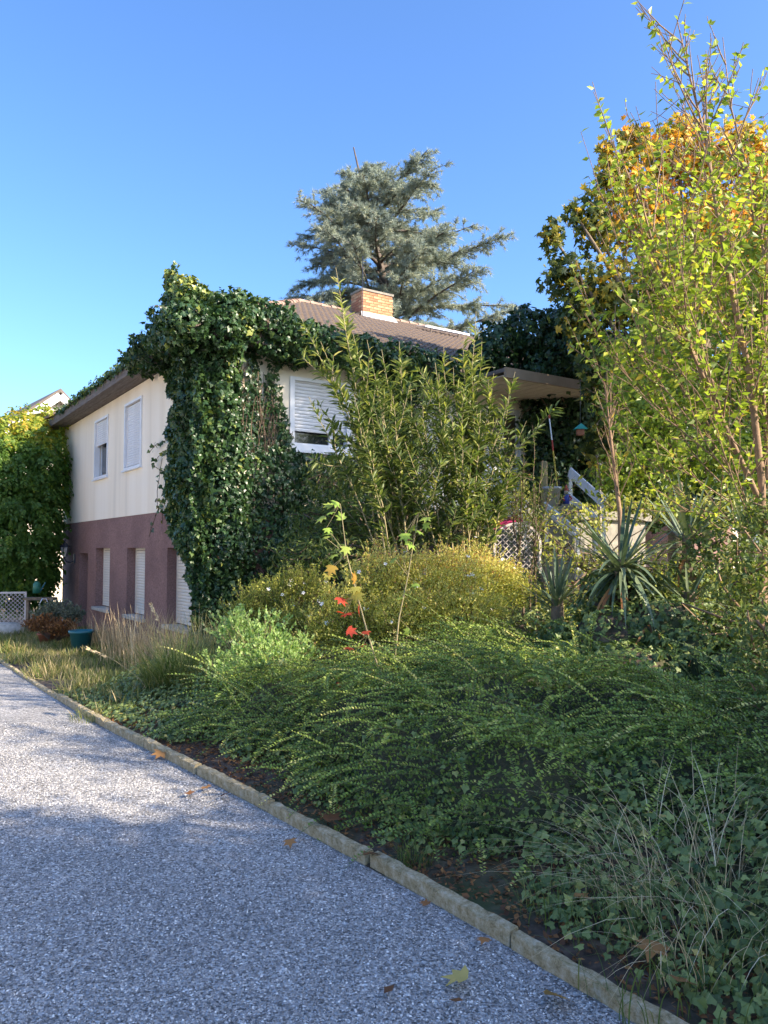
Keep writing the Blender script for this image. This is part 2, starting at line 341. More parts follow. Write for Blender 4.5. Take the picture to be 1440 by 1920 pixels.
def kerbmat():
    m, n, l = nm('kerb_concrete'); b = n['Principled BSDF']; b.inputs['Roughness'].default_value = .95
    tc = n.new('ShaderNodeTexCoord'); nz = n.new('ShaderNodeTexNoise'); nz.inputs['Scale'].default_value = 22; nz.inputs['Detail'].default_value = 12; nz.inputs['Roughness'].default_value = .85; l.new(tc.outputs['Object'], nz.inputs[0])
    r = ramp(n, [(.36, (.1, .08, .045)), (.47, (.34, .27, .14)), (.56, (.46, .39, .26)), (.7, (.62, .57, .47))]); l.new(nz.outputs[0], r.inputs[0]); l.new(r.outputs[0], b.inputs['Base Color'])
    bp = n.new('ShaderNodeBump'); bp.inputs['Strength'].default_value = .8; bp.inputs['Distance'].default_value = .012; l.new(nz.outputs[0], bp.inputs['Height']); l.new(bp.outputs[0], b.inputs['Normal'])
    return m
M_KERB = kerbmat()
def brickmat(name, c):
    return mat(name, c, tuple(x*.62 for x in c), .85, 9, .4, 70)
M_BR = [brickmat('orange_brick', (.55, .27, .13)), brickmat('yellow_brick', (.6, .36, .19)), brickmat('red_brick', (.46, .2, .1))]

# ------------------------------------------------------------------ ground, drive, kerb
def grid(xs, ys, fn):
    X, Y = np.meshgrid(xs, ys); Z = fn(X, Y); nx = len(xs); ny = len(ys)
    V = np.stack([X, Y, Z], -1).reshape(-1, 3)
    i = (np.arange(ny-1)[:, None]*nx+np.arange(nx-1)[None]).ravel()
    return V, np.stack([i, i+1, i+nx+1, i+nx], -1)
xs = np.concatenate([[-1500, -400, -120, -50, -30], np.arange(-20, -6, .5), np.arange(-6, 9, .12), np.arange(9, 25, .6), [30, 50, 120, 400, 1500]])
ys = np.concatenate([[-1500, -300, -60, -20], np.arange(-10, 1.5, .5), np.arange(1.5, 14, .12), np.arange(14, 34, .6), [40, 60, 120, 400, 1500]])
def gz(X, Y):
    p, q = pq(X, Y)
    return H(X, Y)-.03*(q < .0)
V, F = grid(xs, ys, gz)
props(inst('ground', npmesh('ground', V, F, M_SOIL, True)), kind='structure')
ps = np.concatenate([[-40, -20], np.arange(-14, 30, .35), [40]]); qs = np.concatenate([[-30, -16], np.arange(-9, -.01, .35), [0.0]])
P_, Q_ = np.meshgrid(ps, qs)
W = WP(P_, Q_)
W[..., 2] = gslope(W[..., 1])
nx = len(ps); i = (np.arange(len(qs)-1)[:, None]*nx+np.arange(nx-1)[None]).ravel()
props(inst('gravel_drive', npmesh('gravel_drive', W.reshape(-1, 3), np.stack([i, i+nx, i+nx+1, i+1], -1), M_GRAV, True)), kind='structure')
# loose stones near the camera
N = 150000
yy = 2.2+(rng.random(N)**1.15)*5.2; xx = (rng.random(N)*2-1)*(.5*yy+.25)
p_, q_ = pq(xx, yy); k = (q_ < -.012); xx = xx[k]; yy = yy[k]; n = len(xx)
ico = np.array([(1, 0, 0), (-.9, .1, 0), (.1, .8, 0), (0, -.85, .1), (0, .1, .55), (.1, 0, -.5)]); icf = np.array([(0, 2, 4), (2, 1, 4), (1, 3, 4), (3, 0, 4)])
ax = rdir(n); ax[:, 2] *= .35; ax = norm(ax); zz = norm(np.stack([rng.normal(0, .35, n), rng.normal(0, .35, n), np.ones(n)], -1)); yb = norm(np.cross(zz, ax)); zz = np.cross(ax, yb)
sz = rng.uniform(.0032, .0072, n)
V = np.stack([xx, yy, gslope(yy)+sz*.25], -1)[:, None]+sz[:, None, None]*(ico[None, :, 0:1]*ax[:, None]*1.15+ico[None, :, 1:2]*yb[:, None]+ico[None, :, 2:3]*zz[:, None])
F = icf[None]+(np.arange(n)*6)[:, None, None]
o = inst('gravel_stones', npmesh('gravel_stones', V.reshape(-1, 3), F.reshape(-1, 3), M_STONE, False, np.repeat(rng.random(n)**1.15, 6)))
props(o, 'loose blue grey gravel chips covering the drive', 'gravel', kind='stuff')

kerb = props(bpy.data.objects.new('kerb', None), kind='structure'); COL.objects.link(kerb)
def kerbmesh():
    mb = MB(); nseg = 16; L = .978; prof = [(0, -.12), (0, .055), (.006, .064), (.05, .066), (.056, .058), (.056, -.12)]
    V = []; 
    for i in range(nseg+1):
        y = -L/2+L*i/nseg
        for (x, z) in prof: V.append((x+random.gauss(0, .0022), y, z+(random.gauss(0, .003)-(.012 if random.random() < .06 else 0) if z > 0 else 0)))
    m = len(prof); Fq = []
    for i in range(nseg):
        for j in range(m-1): Fq.append((i*m+j, (i+1)*m+j, (i+1)*m+j+1, i*m+j+1))
    Fq.append(tuple(range(m))); Fq.append(tuple(nseg*m+j for j in reversed(range(m))))
    return MB().add(V, Fq).mesh('kerb_stone', M_KERB)
kms = [kerbmesh() for _ in range(4)]
for j in range(-10, 14):
    pc = j+.12; w = WP(pc, 0); ha = WP(pc+.5, 0)-WP(pc-.5, 0); yaw = math.atan2(-ha[0], ha[1]); z = float(gslope(w[1])); sl = -.033*D1[1] if w[1] > 6 else 0
    o = inst('kerb_stone', kms[j % 4], kerb, (w[0]+D2[0]*random.gauss(0, .004), w[1]+D2[1]*random.gauss(0, .004), z+random.gauss(0, .004)-(.03 if j > 1 else 0)),
             (math.atan(sl), random.gauss(0, .035), yaw+random.gauss(0, .01)))

# ------------------------------------------------------------------ the house (local frame: x = along facade 2, y = along facade 1)
SL, TL = 11.1, 15.0; ZB = -1.0; ZM = 2.31; ZE = 5.02
house = thing('house', 'two storey house, cream render above reddish brown, ivy over its corner', 'house', C0, A)
def wall(name, mat_, axis, a0, a1, z0, z1, holes, d0, d1):
    """boxes round the openings; axis 'y': facade in the plane x=d0, thickness to d1"""
    mb = MB(); As = sorted({a0, a1, *[h[0] for h in holes], *[h[1] for h in holes]}); Zs = sorted({z0, z1, *[h[2] for h in holes], *[h[3] for h in holes]})
    for a, b in zip(As, As[1:]):
        run = None
        for c, d in zip(Zs, Zs[1:]):
            solid = not any(h[0] <= a and b <= h[1] and h[2] <= c and d <= h[3] for h in holes)
            if solid: run = [c, d] if run is None else [run[0], d]
            if (not solid or d == Zs[-1]) and run is not None:
                if axis == 'y': mb.box(d0, d1, a, b, *run)
                else: mb.box(a, b, d0, d1, *run)
                run = None
    return mb.build(name, mat_, house)
W1 = (6.25, 7.5, 3.3, 4.75); W2 = (3.6, 4.85, 3.3, 4.75); L1 = (6.0, 7.3, .22, 1.63); L2 = (3.32, 4.6, .22, 1.63); L3 = (.62, 1.95, .22, 1.63); DR = (8.12, 9.05, ZB+.4, 1.5)
S1 = (1.52, 2.78, 3.36, 4.66); S2 = (6.1, 7.1, 2.4, 4.62)
wall('upper_wall', M_CREAM, 'y', 0, SL, ZM, ZE, [W1, W2], 0, .32)
wall('upper_wall', M_CREAM, 'x', .32, TL, ZM, ZE, [S1, S2], 0, .32)
wall('lower_wall', M_BROWN, 'y', .012, SL-.012, ZB, ZM, [L1, L2, L3, DR], .012, .34)
wall('lower_wall', M_BROWN, 'x', .34, TL, ZB, ZM, [], .012, .34)
MB().box(TL, TL+.3, 0, SL, ZB, ZE).build('end_wall', M_CREAM, house)
MB().box(.32, TL, SL-.3, SL, ZB, ZE).build('back_wall', M_CREAM, house)
MB().box(.34, TL, .34, SL-.3, ZM-.1, ZM+.05).build('upper_floor', M_DARKIN, house)
def yframe(x0, x1, a0, a1, z0, z1, w, name='window_frame', m=M_WHITE, parent=None):
    mb = MB(); mb.box(x0, x1, a0, a0+w, z0, z1).box(x0, x1, a1-w, a1, z0, z1).box(x0, x1, a0+w, a1-w, z1-w, z1).box(x0, x1, a0+w, a1-w, z0, z0+w)
    return mb.build(name, m, parent or house)
def slatmesh(length, h, m):
    """one roller shutter slat, shallow curve, runs along y"""
    pr = [(0, 0), (-.007, h*.25), (-.008, h*.6), (-.003, h*.93), (.004, h*.93), (.004, 0)]
    V = [(x, y, z) for y in (0, length) for x, z in pr]; n_ = len(pr)
    Fq = [(i, (i+1) % n_, n_+(i+1) % n_, n_+i) for i in range(n_)]+[tuple(reversed(range(n_))), tuple(range(n_, 2*n_))]
    return MB().add(V, Fq).mesh('slat', m)
def shutter(x, a0, a1, z0, z1, h, m, facade='y', parent=None):
    me = slatmesh(a1-a0, h, m); n_ = int(round((z1-z0)/h)); back = MB()
    if facade == 'y': sh = back.box(x+.006, x+.02, a0, a1, z0, z1).build('roller_shutter', M_MORT, parent or house)
    else: sh = back.box(a0, a1, x+.006, x+.02, z0, z1).build('roller_shutter', M_MORT, parent or house)
    for k in range(n_):
        z = z0+k*h
        if facade == 'y': inst('slat', me, sh, (x, a0, z))
        else: inst('slat', me, sh, (a1, x, z), (0, 0, rad(90)))
    return sh
# facade 1, upper windows: white frames almost flush with the render
for (a0, a1, z0, z1), zs, lab in ((W1, 4.12, 'half open window'), (W2, 3.38, 'closed window')):
    f = yframe(-.03, .1, a0, a1, z0, z1, .05); f['label'] = lab+' with white roller shutter'
    shutter(.03, a0+.05, a1-.05, zs, z1-.05, .052, M_SHUT, parent=f)
    if zs > 4:
        yframe(.11, .17, a0+.08, a1-.08, z0+.07, z1-.08, .035, 'sash', parent=f)
        MB().box(.135, .145, a0+.14, a1-.14, z0+.14, z1-.16).build('pane', M_GLASS, f)
    MB().box(-.07, .0, a0-.03, a1+.03, z0-.035, z0-.003).build('window_sill', M_WHITE, f)
# facade 1, lower windows
for a0, a1, z0, z1 in (L1, L2, L3):
    f = yframe(.19, .25, a0+.002, a1-.002, z0+.03, z1-.002, .045, m=M_SHUTC); f['label'] = 'ground floor window closed by cream shutter'
    shutter(.2, a0+.047, a1-.047, z0+.075, z1-.047, .058, M_SHUTC, parent=f)
    MB().box(-.06, .24, a0-.08, a1+.08, z0-.07, z0+.004).build('window_sill', M_SILL, f, bevel=.008)
d = MB().box(.24, .28, DR[0], DR[1], ZB, DR[3]).build('side_door', mat('brown_door_paint', (.09, .05, .045), (.07, .04, .035), .6, 5), house)
MB().box(.215, .239, DR[0]+.08, DR[0]+.11, .45, .6).build('handle', M_GALV, d)
# facade 2, window and glazed door
a0, a1, z0, z1 = S1
mb = MB(); w = .09
mb.box(a0, a0+w, -.03, .1, z0, z1).box(a1-w, a1, -.03, .1, z0, z1).box(a0+w, a1-w, -.03, .1, z1-.06, z1).box(a0+w, a1-w, -.03, .1, z0, z0+w)
f = mb.build('window_frame', M_WHITE, house); f['label'] = 'wide window with its shutter almost down'
shutter(.03, a0+w, a1-w, 3.7, z1-.06, .062, M_SHUT, 'x', f)
MB().box(a0+w, a1-w, .12, .13, z0+w, 3.75).build('pane', M_GLASS, f)
MB().box(a0+w, a1-w, .08, .119, z0+w, z0+w+.05).box(a0+.85, a0+.93, .08, .119, z0+w+.05, 3.8).build('sash', M_WHITE, f)
MB().box(a0-.05, a1+.05, -.09, -.031, z0-.05, z0).build('window_sill', M_WHITE, f)
mb = MB().box(6.1, 6.2, .02, .12, 2.4, 4.62).box(7.0, 7.1, .02, .12, 2.4, 4.62).box(6.2, 7.0, .02, .12, 4.5, 4.62).box(6.2, 7., .03, .11, 3.25, 3.37).box(6.2, 7., .03, .11, 2.4, 2.75).box(6.56, 6.64, .03, .11, 3.37, 4.5)
f = mb.build('terrace_door', M_WHITE, house); f['label'] = 'white glazed door under the canopy'
MB().box(6.2, 7., .06, .08, 2.75, 4.5).build('pane', mat('brown_tinted_glass', (.13, .1, .07), (.1, .08, .05), .25, 3), f)
# eaves
OV = .45; E0 = -OV; zf0, zf1 = ZE+.0, ZE+.24
mb = MB().box(E0, E0+.03, E0, SL+OV, zf0, zf1)
mb.build('fascia', M_WOODG, house)
MB().box(E0+.031, TL+OV, E0, E0+.03, zf0, zf1).build('fascia', M_WOODG, house)
nb = 4
for k in range(nb):      # soffit boards along facade 1
    x0 = E0+.033+k*(OV-.035)/nb; MB().box(x0, x0+(OV-.035)/nb-.006, E0+.035, SL+OV, zf0+.01+(k % 2)*.003, zf0+.03).build('soffit_board', M_WOODG, house)
MB().box(.0, TL+OV, E0+.035, .0, zf0+.01, zf0+.03).build('soffit', M_WOODG, house)
# roof: hipped, ridge along x
ZR = 8.0; ze = zf1-.02; ys0 = E0-.05; yr = SL/2; xr0 = 4.55; xr1 = 10.2
rp = [(E0-.05, ys0, ze), (TL+OV, ys0, ze), (TL+OV, SL+OV, ze), (E0-.05, SL+OV, ze), (xr0, yr, ZR), (xr1, yr, ZR)]
MB().add(rp, [(0, 1, 5, 4), (1, 2, 5), (2, 3, 4, 5), (3, 0, 4), (0, 3, 2, 1)]).build('roof', M_TILE, house)
roofo = [o for o in bpy.data.objects if o.name == 'roof'][0]
sl_v = Vector((0, yr-ys0, ZR-ze)); SLEN = sl_v.length; PR = math.atan2(ZR-ze, yr-ys0)
def tilemesh():
    nx_ = 12; w = .3; pr = [(w*i/nx_, .05*(1-math.cos(4*math.pi*i/nx_))/2) for i in range(nx_+1)]
    V = []
    for y, dz in ((0, .045), (.36, .002)):
        for x, z in pr: V.append((x, y, z+dz))
    for x, z in pr: V.append((x, .0, z-.002))
    n_ = nx_+1
    Fq = [(i, i+1, n_+i+1, n_+i) for i in range(nx_)]+[(2*n_+i, 2*n_+i+1, i+1, i) for i in range(nx_)]
    return MB().add(V, Fq).mesh('roof_tile', M_TILE)
tm_ = tilemesh(); tiles = []
Rm = Matrix.Rotation(PR, 3, 'X')
for r_ in range(int(SLEN/.335)+1):
    y = ys0+math.cos(PR)*.335*r_; z = ze+math.sin(PR)*.335*r_+.008
    fr = r_*.335/SLEN; xa = (E0-.05)+(xr0-E0+.05)*fr; xb = (TL+OV)+(xr1-TL-OV)*fr
    c_ = math.floor(xa/.3)+1
    while c_*.3+.3 < xb: tiles.append((c_*.3, y, z)); c_ += 1
vis = sorted(tiles, key=lambda t: (0 if (1.5 < t[0] < 9 and t[1] > 1.3) else 1, (t[0]-4)**2*.4+(t[1]-5.5)**2))
for t in vis[:300]:
    o = inst('roof_tile', tm_, roofo, (t[0]+random.gauss(0, .003), t[1], t[2]+random.gauss(0, .003)), (PR+random.gauss(0, .012), random.gauss(0, .008), random.gauss(0, .006)))
rest = MB(); TV = [tuple(v.co) for v in tm_.vertices]; TF = [tuple(p.vertices) for p in tm_.polygons]
for t in vis[300:]: rest.add([Rm @ Vector(v)+Vector(t) for v in TV], TF)
o = rest.build('roof_tiles', M_TILE, roofo); o['kind'] = 'stuff'
# hip and ridge caps
def capmesh():
    V = []; n_ = 8
    for y, r in ((0, .13), (.36, .105)):
        for i in range(n_+1): t = math.pi*i/n_; V.append((r*math.cos(t), y, r*math.sin(t)*.8))
    for i in range(n_+1): t = math.pi*i/n_; V.append((.1*math.cos(t), 0, .1*math.sin(t)*.8))
    m = n_+1
    return MB().add(V, [(i, i+1, m+i+1, m+i) for i in range(n_)]+[(2*m+i, 2*m+i+1, i+1, i) for i in range(n_)]).mesh('ridge_tile', M_RIDGE)
cm = capmesh()
for a, b in ((rp[0], rp[4]), (rp[4], rp[5]), (rp[3], rp[4])):
    a = Vector(a); b = Vector(b); L = (b-a).length; dv = (b-a)/L
    q = dv.to_track_quat('Y', 'Z')
    for i in range(int(L/.32)):
        o = inst('ridge_tile', cm, roofo, a+dv*(i*.32)+Vector((0, 0, .035+random.gauss(0, .004)))); o.rotation_mode = 'QUATERNION'; o.rotation_quaternion = q @ Euler((random.gauss(0, .02), 0, random.gauss(0, .02))).to_quaternion()
# chimney on the front slope just under the ridge
cx0, cx1, cy0, cy1 = 6.15, 7.15, 4.95, 5.5; cz1 = 8.56
ch = MB().box(cx0+.012, cx1-.012, cy0+.012, cy1-.012, 7.4, cz1-.05).build('chimney', M_MORT, roofo)
bm_ = {}
def brick(L, k):
    key = (round(L, 3), k)
    if key not in bm_: bm_[key] = MB().box(0, L, 0, .05, 0, .062).mesh('brick', M_BR[k])
    return bm_[key]
nrow = 10
for r_ in range(nrow):
    z = cz1-.07-(r_+1)*.074
    for (o0, o1, fx) in ((cx0, cx1, True), (cy0+.05, cy1-.0, False)):
        x = o0-(.0 if r_ % 2 == 0 else .12)
        while x < o1-.01:
            s_ = max(x, o0); e = min(x+.235, o1)
            if e-s_ > .03:
                if fx: inst('brick', brick(e-s_, random.choice((0, 0, 1, 1, 2))), ch, (s_, cy0-random.uniform(.0, .006), z))
                else: inst('brick', brick(e-s_, random.choice((0, 1, 2))), ch, (cx0+.05-random.uniform(0, .006), s_, z), (0, 0, rad(90)))
            x += .247
MB().box(cx0-.02, cx1+.02, cy0-.02, cy1+.02, cz1-.065, cz1).build('chimney_cap', M_CONC, ch, bevel=.01)
yb_ = cy0; zb_ = ze+(yb_-ys0)*math.tan(PR)
MB().add([(cx0-.1, yb_-.16, zb_-.02), (cx1+.1, yb_-.16, zb_-.02), (cx1+.03, yb_-.012, zb_+.2), (cx0-.03, yb_-.012, zb_+.2)], [(0, 1, 2, 3)]).build('flashing', M_LEAD, ch)
# walkway grate for the sweep, with brackets
gt = thing('roof_walkway', 'slatted metal sweep walkway on brackets to the right of the chimney', 'roof walkway', (0, 0, 0))
gt.location = Matrix.Rotation(A, 4, 'Z') @ Vector((7.55, 4.0, 0))+Vector(C0); gt.rotation_euler = (0, 0, A)
zg = ze+(4.0-ys0)*math.tan(PR)+.22
bar = MB().box(0, .045, 0, .42, 0, .03).mesh('grate_bar', M_GALV)
for k in range(15): inst('grate_bar', bar, gt, (k*.1, 0, zg), (rad(14), 0, 0))
MB().box(-.02, 1.5, -.03, -.003, zg-.015, zg+.03).build('grate_rail', M_GALV, gt)
for x in (.2, 1.15):
    MB().bar((x, 0, zg-.02), (x, .1, zg-.27), .05, .03).bar((x, .4, zg+.06), (x, .25, zg-.12), .05, .03).build('bracket', M_WOODG, gt)
# antenna dome/vent behind the hip
vt = thing('roof_vent', 'dark rounded vent cowl peeping over the ridge end', 'vent', (0, 0, 0)); vt.location = Matrix.Rotation(A, 4, 'Z') @ Vector((5.0, 6.6, 0))+Vector(C0)
MB().lathe([(.12, 7.0), (.12, 7.92), (.3, 7.96), (.24, 8.1), (.1, 8.2), (0, 8.21)], 14).build('cowl', M_CAST, vt, True)
MB().tube([(1.9, -.9, 7.4), (1.9, -.9, 9.35)], .012, 5).build('aerial', M_CAST, vt)
# canopy over the terrace
cy_ = -1.75
def HP(x, y, z): return Matrix.Rotation(A, 4, 'Z') @ Vector((x, y, z))+Vector(C0)
MB().box(5.05, 8.4, cy_, cy_+.05, 4.76, 4.95).build('canopy_fascia', M_FASC, house)
MB().box(5.05, 8.4, cy_+.05, -.002, 4.87, 4.94).build('canopy_deck', M_WOODG, house)
sb = MB().box(0, .115, 0, 1.7, 0, .015).mesh('canopy_board', M_SOFF)
for k in range(26): inst('canopy_board', sb, house, (5.1+k*.125, cy_+.06, 4.81+.006*(k % 2)))
MB().box(7.7, 7.8, cy_+.1, cy_+.2, 1.6, 4.8).build('canopy_post', M_SOFF, house)
# terrace, stair
MB().box(4.6, 9.4, -1.6, -.0, 2.2, 2.38).box(4.7, 9.3, -1.5, -.1, .6, 2.2).build('terrace', M_CONC, house)
st = MB()
for k in range(7): st.box(5.0, 6.3, -1.62-.28*(k+1), -1.62-.28*k, .8, 2.3-.17*(k+1))
st.build('stair', M_CONC, house)

# ------------------------------------------------------------------ wall lantern
ln = thing('wall_lantern', 'black carriage lantern on a bracket left of the brown door recess', 'wall lamp', HP(-.0, 9.55, 1.35), A)
MB().box(-.02, .011, -.04, .04, -.12, .12).build('wall_plate', M_CAST, ln)
MB().tube([(-.02, 0, -.06), (-.1, 0, -.1), (-.2, 0, -.08), (-.25, 0, 0), (-.25, 0, .06)], .014, 6).build('bracket_arm', M_CAST, ln, True)
MB().lathe([(.03, .05), (.06, .08), (.11, .3), (.1, .31)], 6, (-.25, 0, 0)).build('lamp_glass', M_LGL, ln)
cg = MB()
for k in range(6):
    t = k*math.pi/3; cg.bar((-.25+.062*math.cos(t), .062*math.sin(t), .08), (-.25+.114*math.cos(t), .114*math.sin(t), .31), .012, .012)
cg.build('lamp_cage', M_CAST, ln)
MB().lathe([(.135, .31), (.13, .33), (.05, .4), (.03, .43), (.012, .45), (.02, .48), (0, .53)], 6, (-.25, 0, 0)).build('lamp_roof', M_CAST, ln)

# ------------------------------------------------------------------ neighbour's house (far left)
nh = thing('neighbour_house', 'white gabled house with dark verges rising behind the wisteria', 'house', (0, 0, 0))
pk = at(109, 742, 32); lf = at(-60, 850, 30.5); rt = at(230, 850, 34.5)
dn = norm((rt-lf)*np.array([1, 1, 0])); back = np.array([-dn[1], dn[0], 0])*9
zl = lf[2]; B0 = lf*[1, 1, 0]; B1 = rt*[1, 1, 0]; pk = np.array([*((B0+B1)/2)[:2], pk[2]])
pk[:2] = at(109, 742, 32)[:2]
gw = MB().add([(*B0[:2], -1.5), (*B1[:2], -1.5), (*B1[:2], zl), tuple(pk), (*B0[:2], zl)]+[tuple(np.array(v)+back) for v in [(*B0[:2], -1.5), (*B1[:2], -1.5), (*B1[:2], zl), tuple(pk), (*B0[:2], zl)]],
         [(0, 1, 2, 3, 4), (5, 9, 8, 7, 6), (0, 4, 9, 5), (1, 6, 7, 2)]).build('wall', M_CREAM, nh)
fo = -norm(back)*.35
for a, b in ((lf*[1, 1, 0]+[0, 0, zl], pk), (rt*[1, 1, 0]+[0, 0, zl], pk)):
    a = np.array(a); o1 = (a-pk)*.06
    V = [a+o1+fo+[0, 0, .1], pk+fo+[0, 0, .1], pk+back+[0, 0, .1], a+o1+back+[0, 0, .1]]
    MB().add([tuple(v) for v in V]+[tuple(v+[0, 0, .16]) for v in V], [(0, 3, 2, 1), (4, 5, 6, 7), (0, 1, 5, 4), (1, 2, 6, 5), (2, 3, 7, 6), (3, 0, 4, 7)]).build('roof', M_WOODG, nh)
    MB().bar(a+o1+fo*.9-[0, 0, .06], pk+fo*.9-[0, 0, .06], .1, .3).build('verge_board', M_WHITE, nh)

# ------------------------------------------------------------------ unseen house added across the drive to bounce warm sunlight onto facade 1
oh = thing('added_opposite_house', 'unseen cream rendered house added across the drive to bounce warm light', 'house', tuple(K0+D2*-12.5+D1*1), A)
mb = MB().box(-.3, 0, 0, 16, -1, 6.2).box(-9, -.3, 0, .3, -1, 6.2).box(-9, -.3, 15.7, 16, -1, 6.2).box(-9, -8.7, .3, 15.7, -1, 6.2).build('wall', M_CREAM, oh)
MB().add([(.6, -.6, 6.1), (.6, 16.6, 6.1), (-4.5, 16.6, 9), (-4.5, -.6, 9), (-9.6, -.6, 6.1), (-9.6, 16.6, 6.1)], [(0, 1, 2, 3), (3, 2, 5, 4), (0, 3, 4), (1, 5, 2), (0, 4, 5, 1)]).build('roof', M_TILE, oh)
for y in (2, 6, 10, 13.5):
    for z in (.9, 3.9):
        f = MB().box(.0, .04, y, y+1.2, z, z+1.3).build('window_frame', M_WHITE, oh); MB().box(.041, .045, y+.1, y+1.1, z+.1, z+1.2).build('pane', M_GLASS, f)

# ------------------------------------------------------------------ vegetation builders
def blob(c, r, n, shell=.22, lump=.18, low=-1, seed=0):
    """points with outward normals in the lumpy shell of an ellipsoid"""
    d = rdir(n*2); d = d[d[:, 2] > low][:n]; n = len(d)
    ph = seed*1.7
    l = 1+lump*(np.sin(d[:, 0]*5+ph)*np.sin(d[:, 1]*6+ph*2)+np.sin(d[:, 2]*7+ph*3+d[:, 0]*4)*.6+np.sin(d[:, 0]*13+d[:, 2]*11+ph)*.3)
    rr = l*(1-np.abs(rng.normal(0, shell, n)))
    P = np.asarray(c)+d*rr[:, None]*np.asarray(r); return P, norm(d/np.asarray(r))
def scat(nr, spread=.5, droop=0.):
    """leaf axes and normals for outward normals nr: blades roughly facing out, tips hanging"""
    n = len(nr); z = norm(nr+rng.normal(0, spread, (n, 3)))
    ax = rng.normal(0, 1, (n, 3)); ax[:, 2] -= droop*2; ax = norm(ax-z*(ax*z).sum(1)[:, None]); return ax, z
def grow(p, d, L, n=8, bend=(0, 0, 0), wob=.06):
    P = [np.asarray(p, float)]; d = norm(np.asarray(d, float)); s = L/n
    for i in range(n):
        d = norm(d+np.asarray(bend)/n+rng.normal(0, wob, 3)); P.append(P[-1]+d*s)
    return np.array(P)
def along(P, k, t0=.1, t1=1.):
    t = np.sort(rng.uniform(t0, t1, k))*(len(P)-1); i = np.minimum(t.astype(int), len(P)-2); f = (t-i)[:, None]
    d = norm(P[i+1]-P[i]); return P[i]*(1-f)+P[i+1]*f, d
def side(d, ang=.9):
    """directions leaving an axis d at about ang radians, random roll"""
    n = len(d); r = rdir(n); r = norm(r-d*(r*d).sum(1)[:, None]); return norm(d*math.cos(ang)+r*math.sin(ang))

# --- cedar behind the house
ced = thing('cedar_tree', 'tall blue green cedar standing behind the tiled roof', 'tree', (*at(742, 1030, 34)[:2], -.5))
cb = ced.matrix_basis.translation; cbx = np.array(ced.location)
zt = at(0, 268, 34)[2]; px = 34/1440.
env_z = np.array([at(0, v, 34)[2] for v in (620, 560, 500, 440, 400, 370, 340, 300, 268)])
envL = np.array([235, 235, 240, 215, 205, 185, 125, 115, 85])*px
envR = np.array([245, 243, 215, 180, 175, 145, 110, 30, -50])*px
trunk = np.array([(0, 0, 0), (.1, 0, 5), (-.2, 0, 10), (-.5, 0, 14), (-1.2, 0, 17.2), (-1.9, 0, zt+.3)]); 
base = cbx
lst = [(trunk, [.5, .42, .32, .2, .1, .03])]
tp, td, tz, = [], [], []
twl = []
nb_ = 138
for k in range(nb_):
    f = k/nb_; z = 6.0+(zt-.9-6.0)*f; az = k*2.399+rng.normal(0, .3)
    x0 = np.interp(z, trunk[:, 2], trunk[:, 0])
    c_ = math.cos(az); R_ = np.interp(z+.6, env_z[::1], envR) if c_ > 0 else np.interp(z+.6, env_z, envL)
    R_ = R_*(1 if abs(c_) > .6 else .85)*rng.uniform(.62, 1.04); R_ = max(R_-(x0 if c_ > 0 else -x0)*abs(c_), .5)
    d = np.array([c_, math.sin(az), .32+.1*f]); B = grow((x0, 0, z), d, R_*1.06, 9, (0, 0, -.45+.1*f), .07)
    lst.append((B, np.linspace(.03+.013*R_, .012, 10)))
    ns = int(9+R_*6.5)
    P, D = along(B, ns, .16, .99)
    for q_, dd in zip(P, D):
        tt = np.linalg.norm(q_-B[0])/R_
        sdir = norm(dd*.8+np.array([-dd[1], dd[0], 0])*rng.choice((-1, 1))*rng.uniform(.5, 1.1)+[0, 0, rng.normal(0, .07)])
        l2 = rng.uniform(.6, 1.5)*(1.15-.6*tt)*min(1, R_/2.5)
        b2 = grow(q_, sdir, l2, 5, (0, 0, -.25), .12); twl.append((b2, np.linspace(.018, .006, 6)))
        p3, d3 = along(b2, int(6+l2*17), .0, 1.05)
        tp.append(p3+rng.normal(0, .035, p3.shape)); td.append(norm(d3+rng.normal(0, .5, d3.shape)))
    p3, d3 = along(B, int(8+R_*5), .3, 1.02); tp.append(p3); td.append(norm(d3+rng.normal(0, .4, d3.shape)))
tp = np.concatenate(tp); td = np.concatenate(td)
tubes('trunk', lst, M_CEDB, ced, 6); tubes('branchlets', twl, M_CEDB, ced, 3, 'stuff')
nt = len(tp); col = np.clip(.45+rng.normal(0, .22, nt), 0, 1)
leaves('needles', T_TUFT, tp+cbx, td, norm(rng.normal(0, .5, (nt, 3))+[0, 0, 1]), rng.uniform(.15, .3, nt), col, M_CED, ced, 'stuff')
print('cedar tufts', nt)

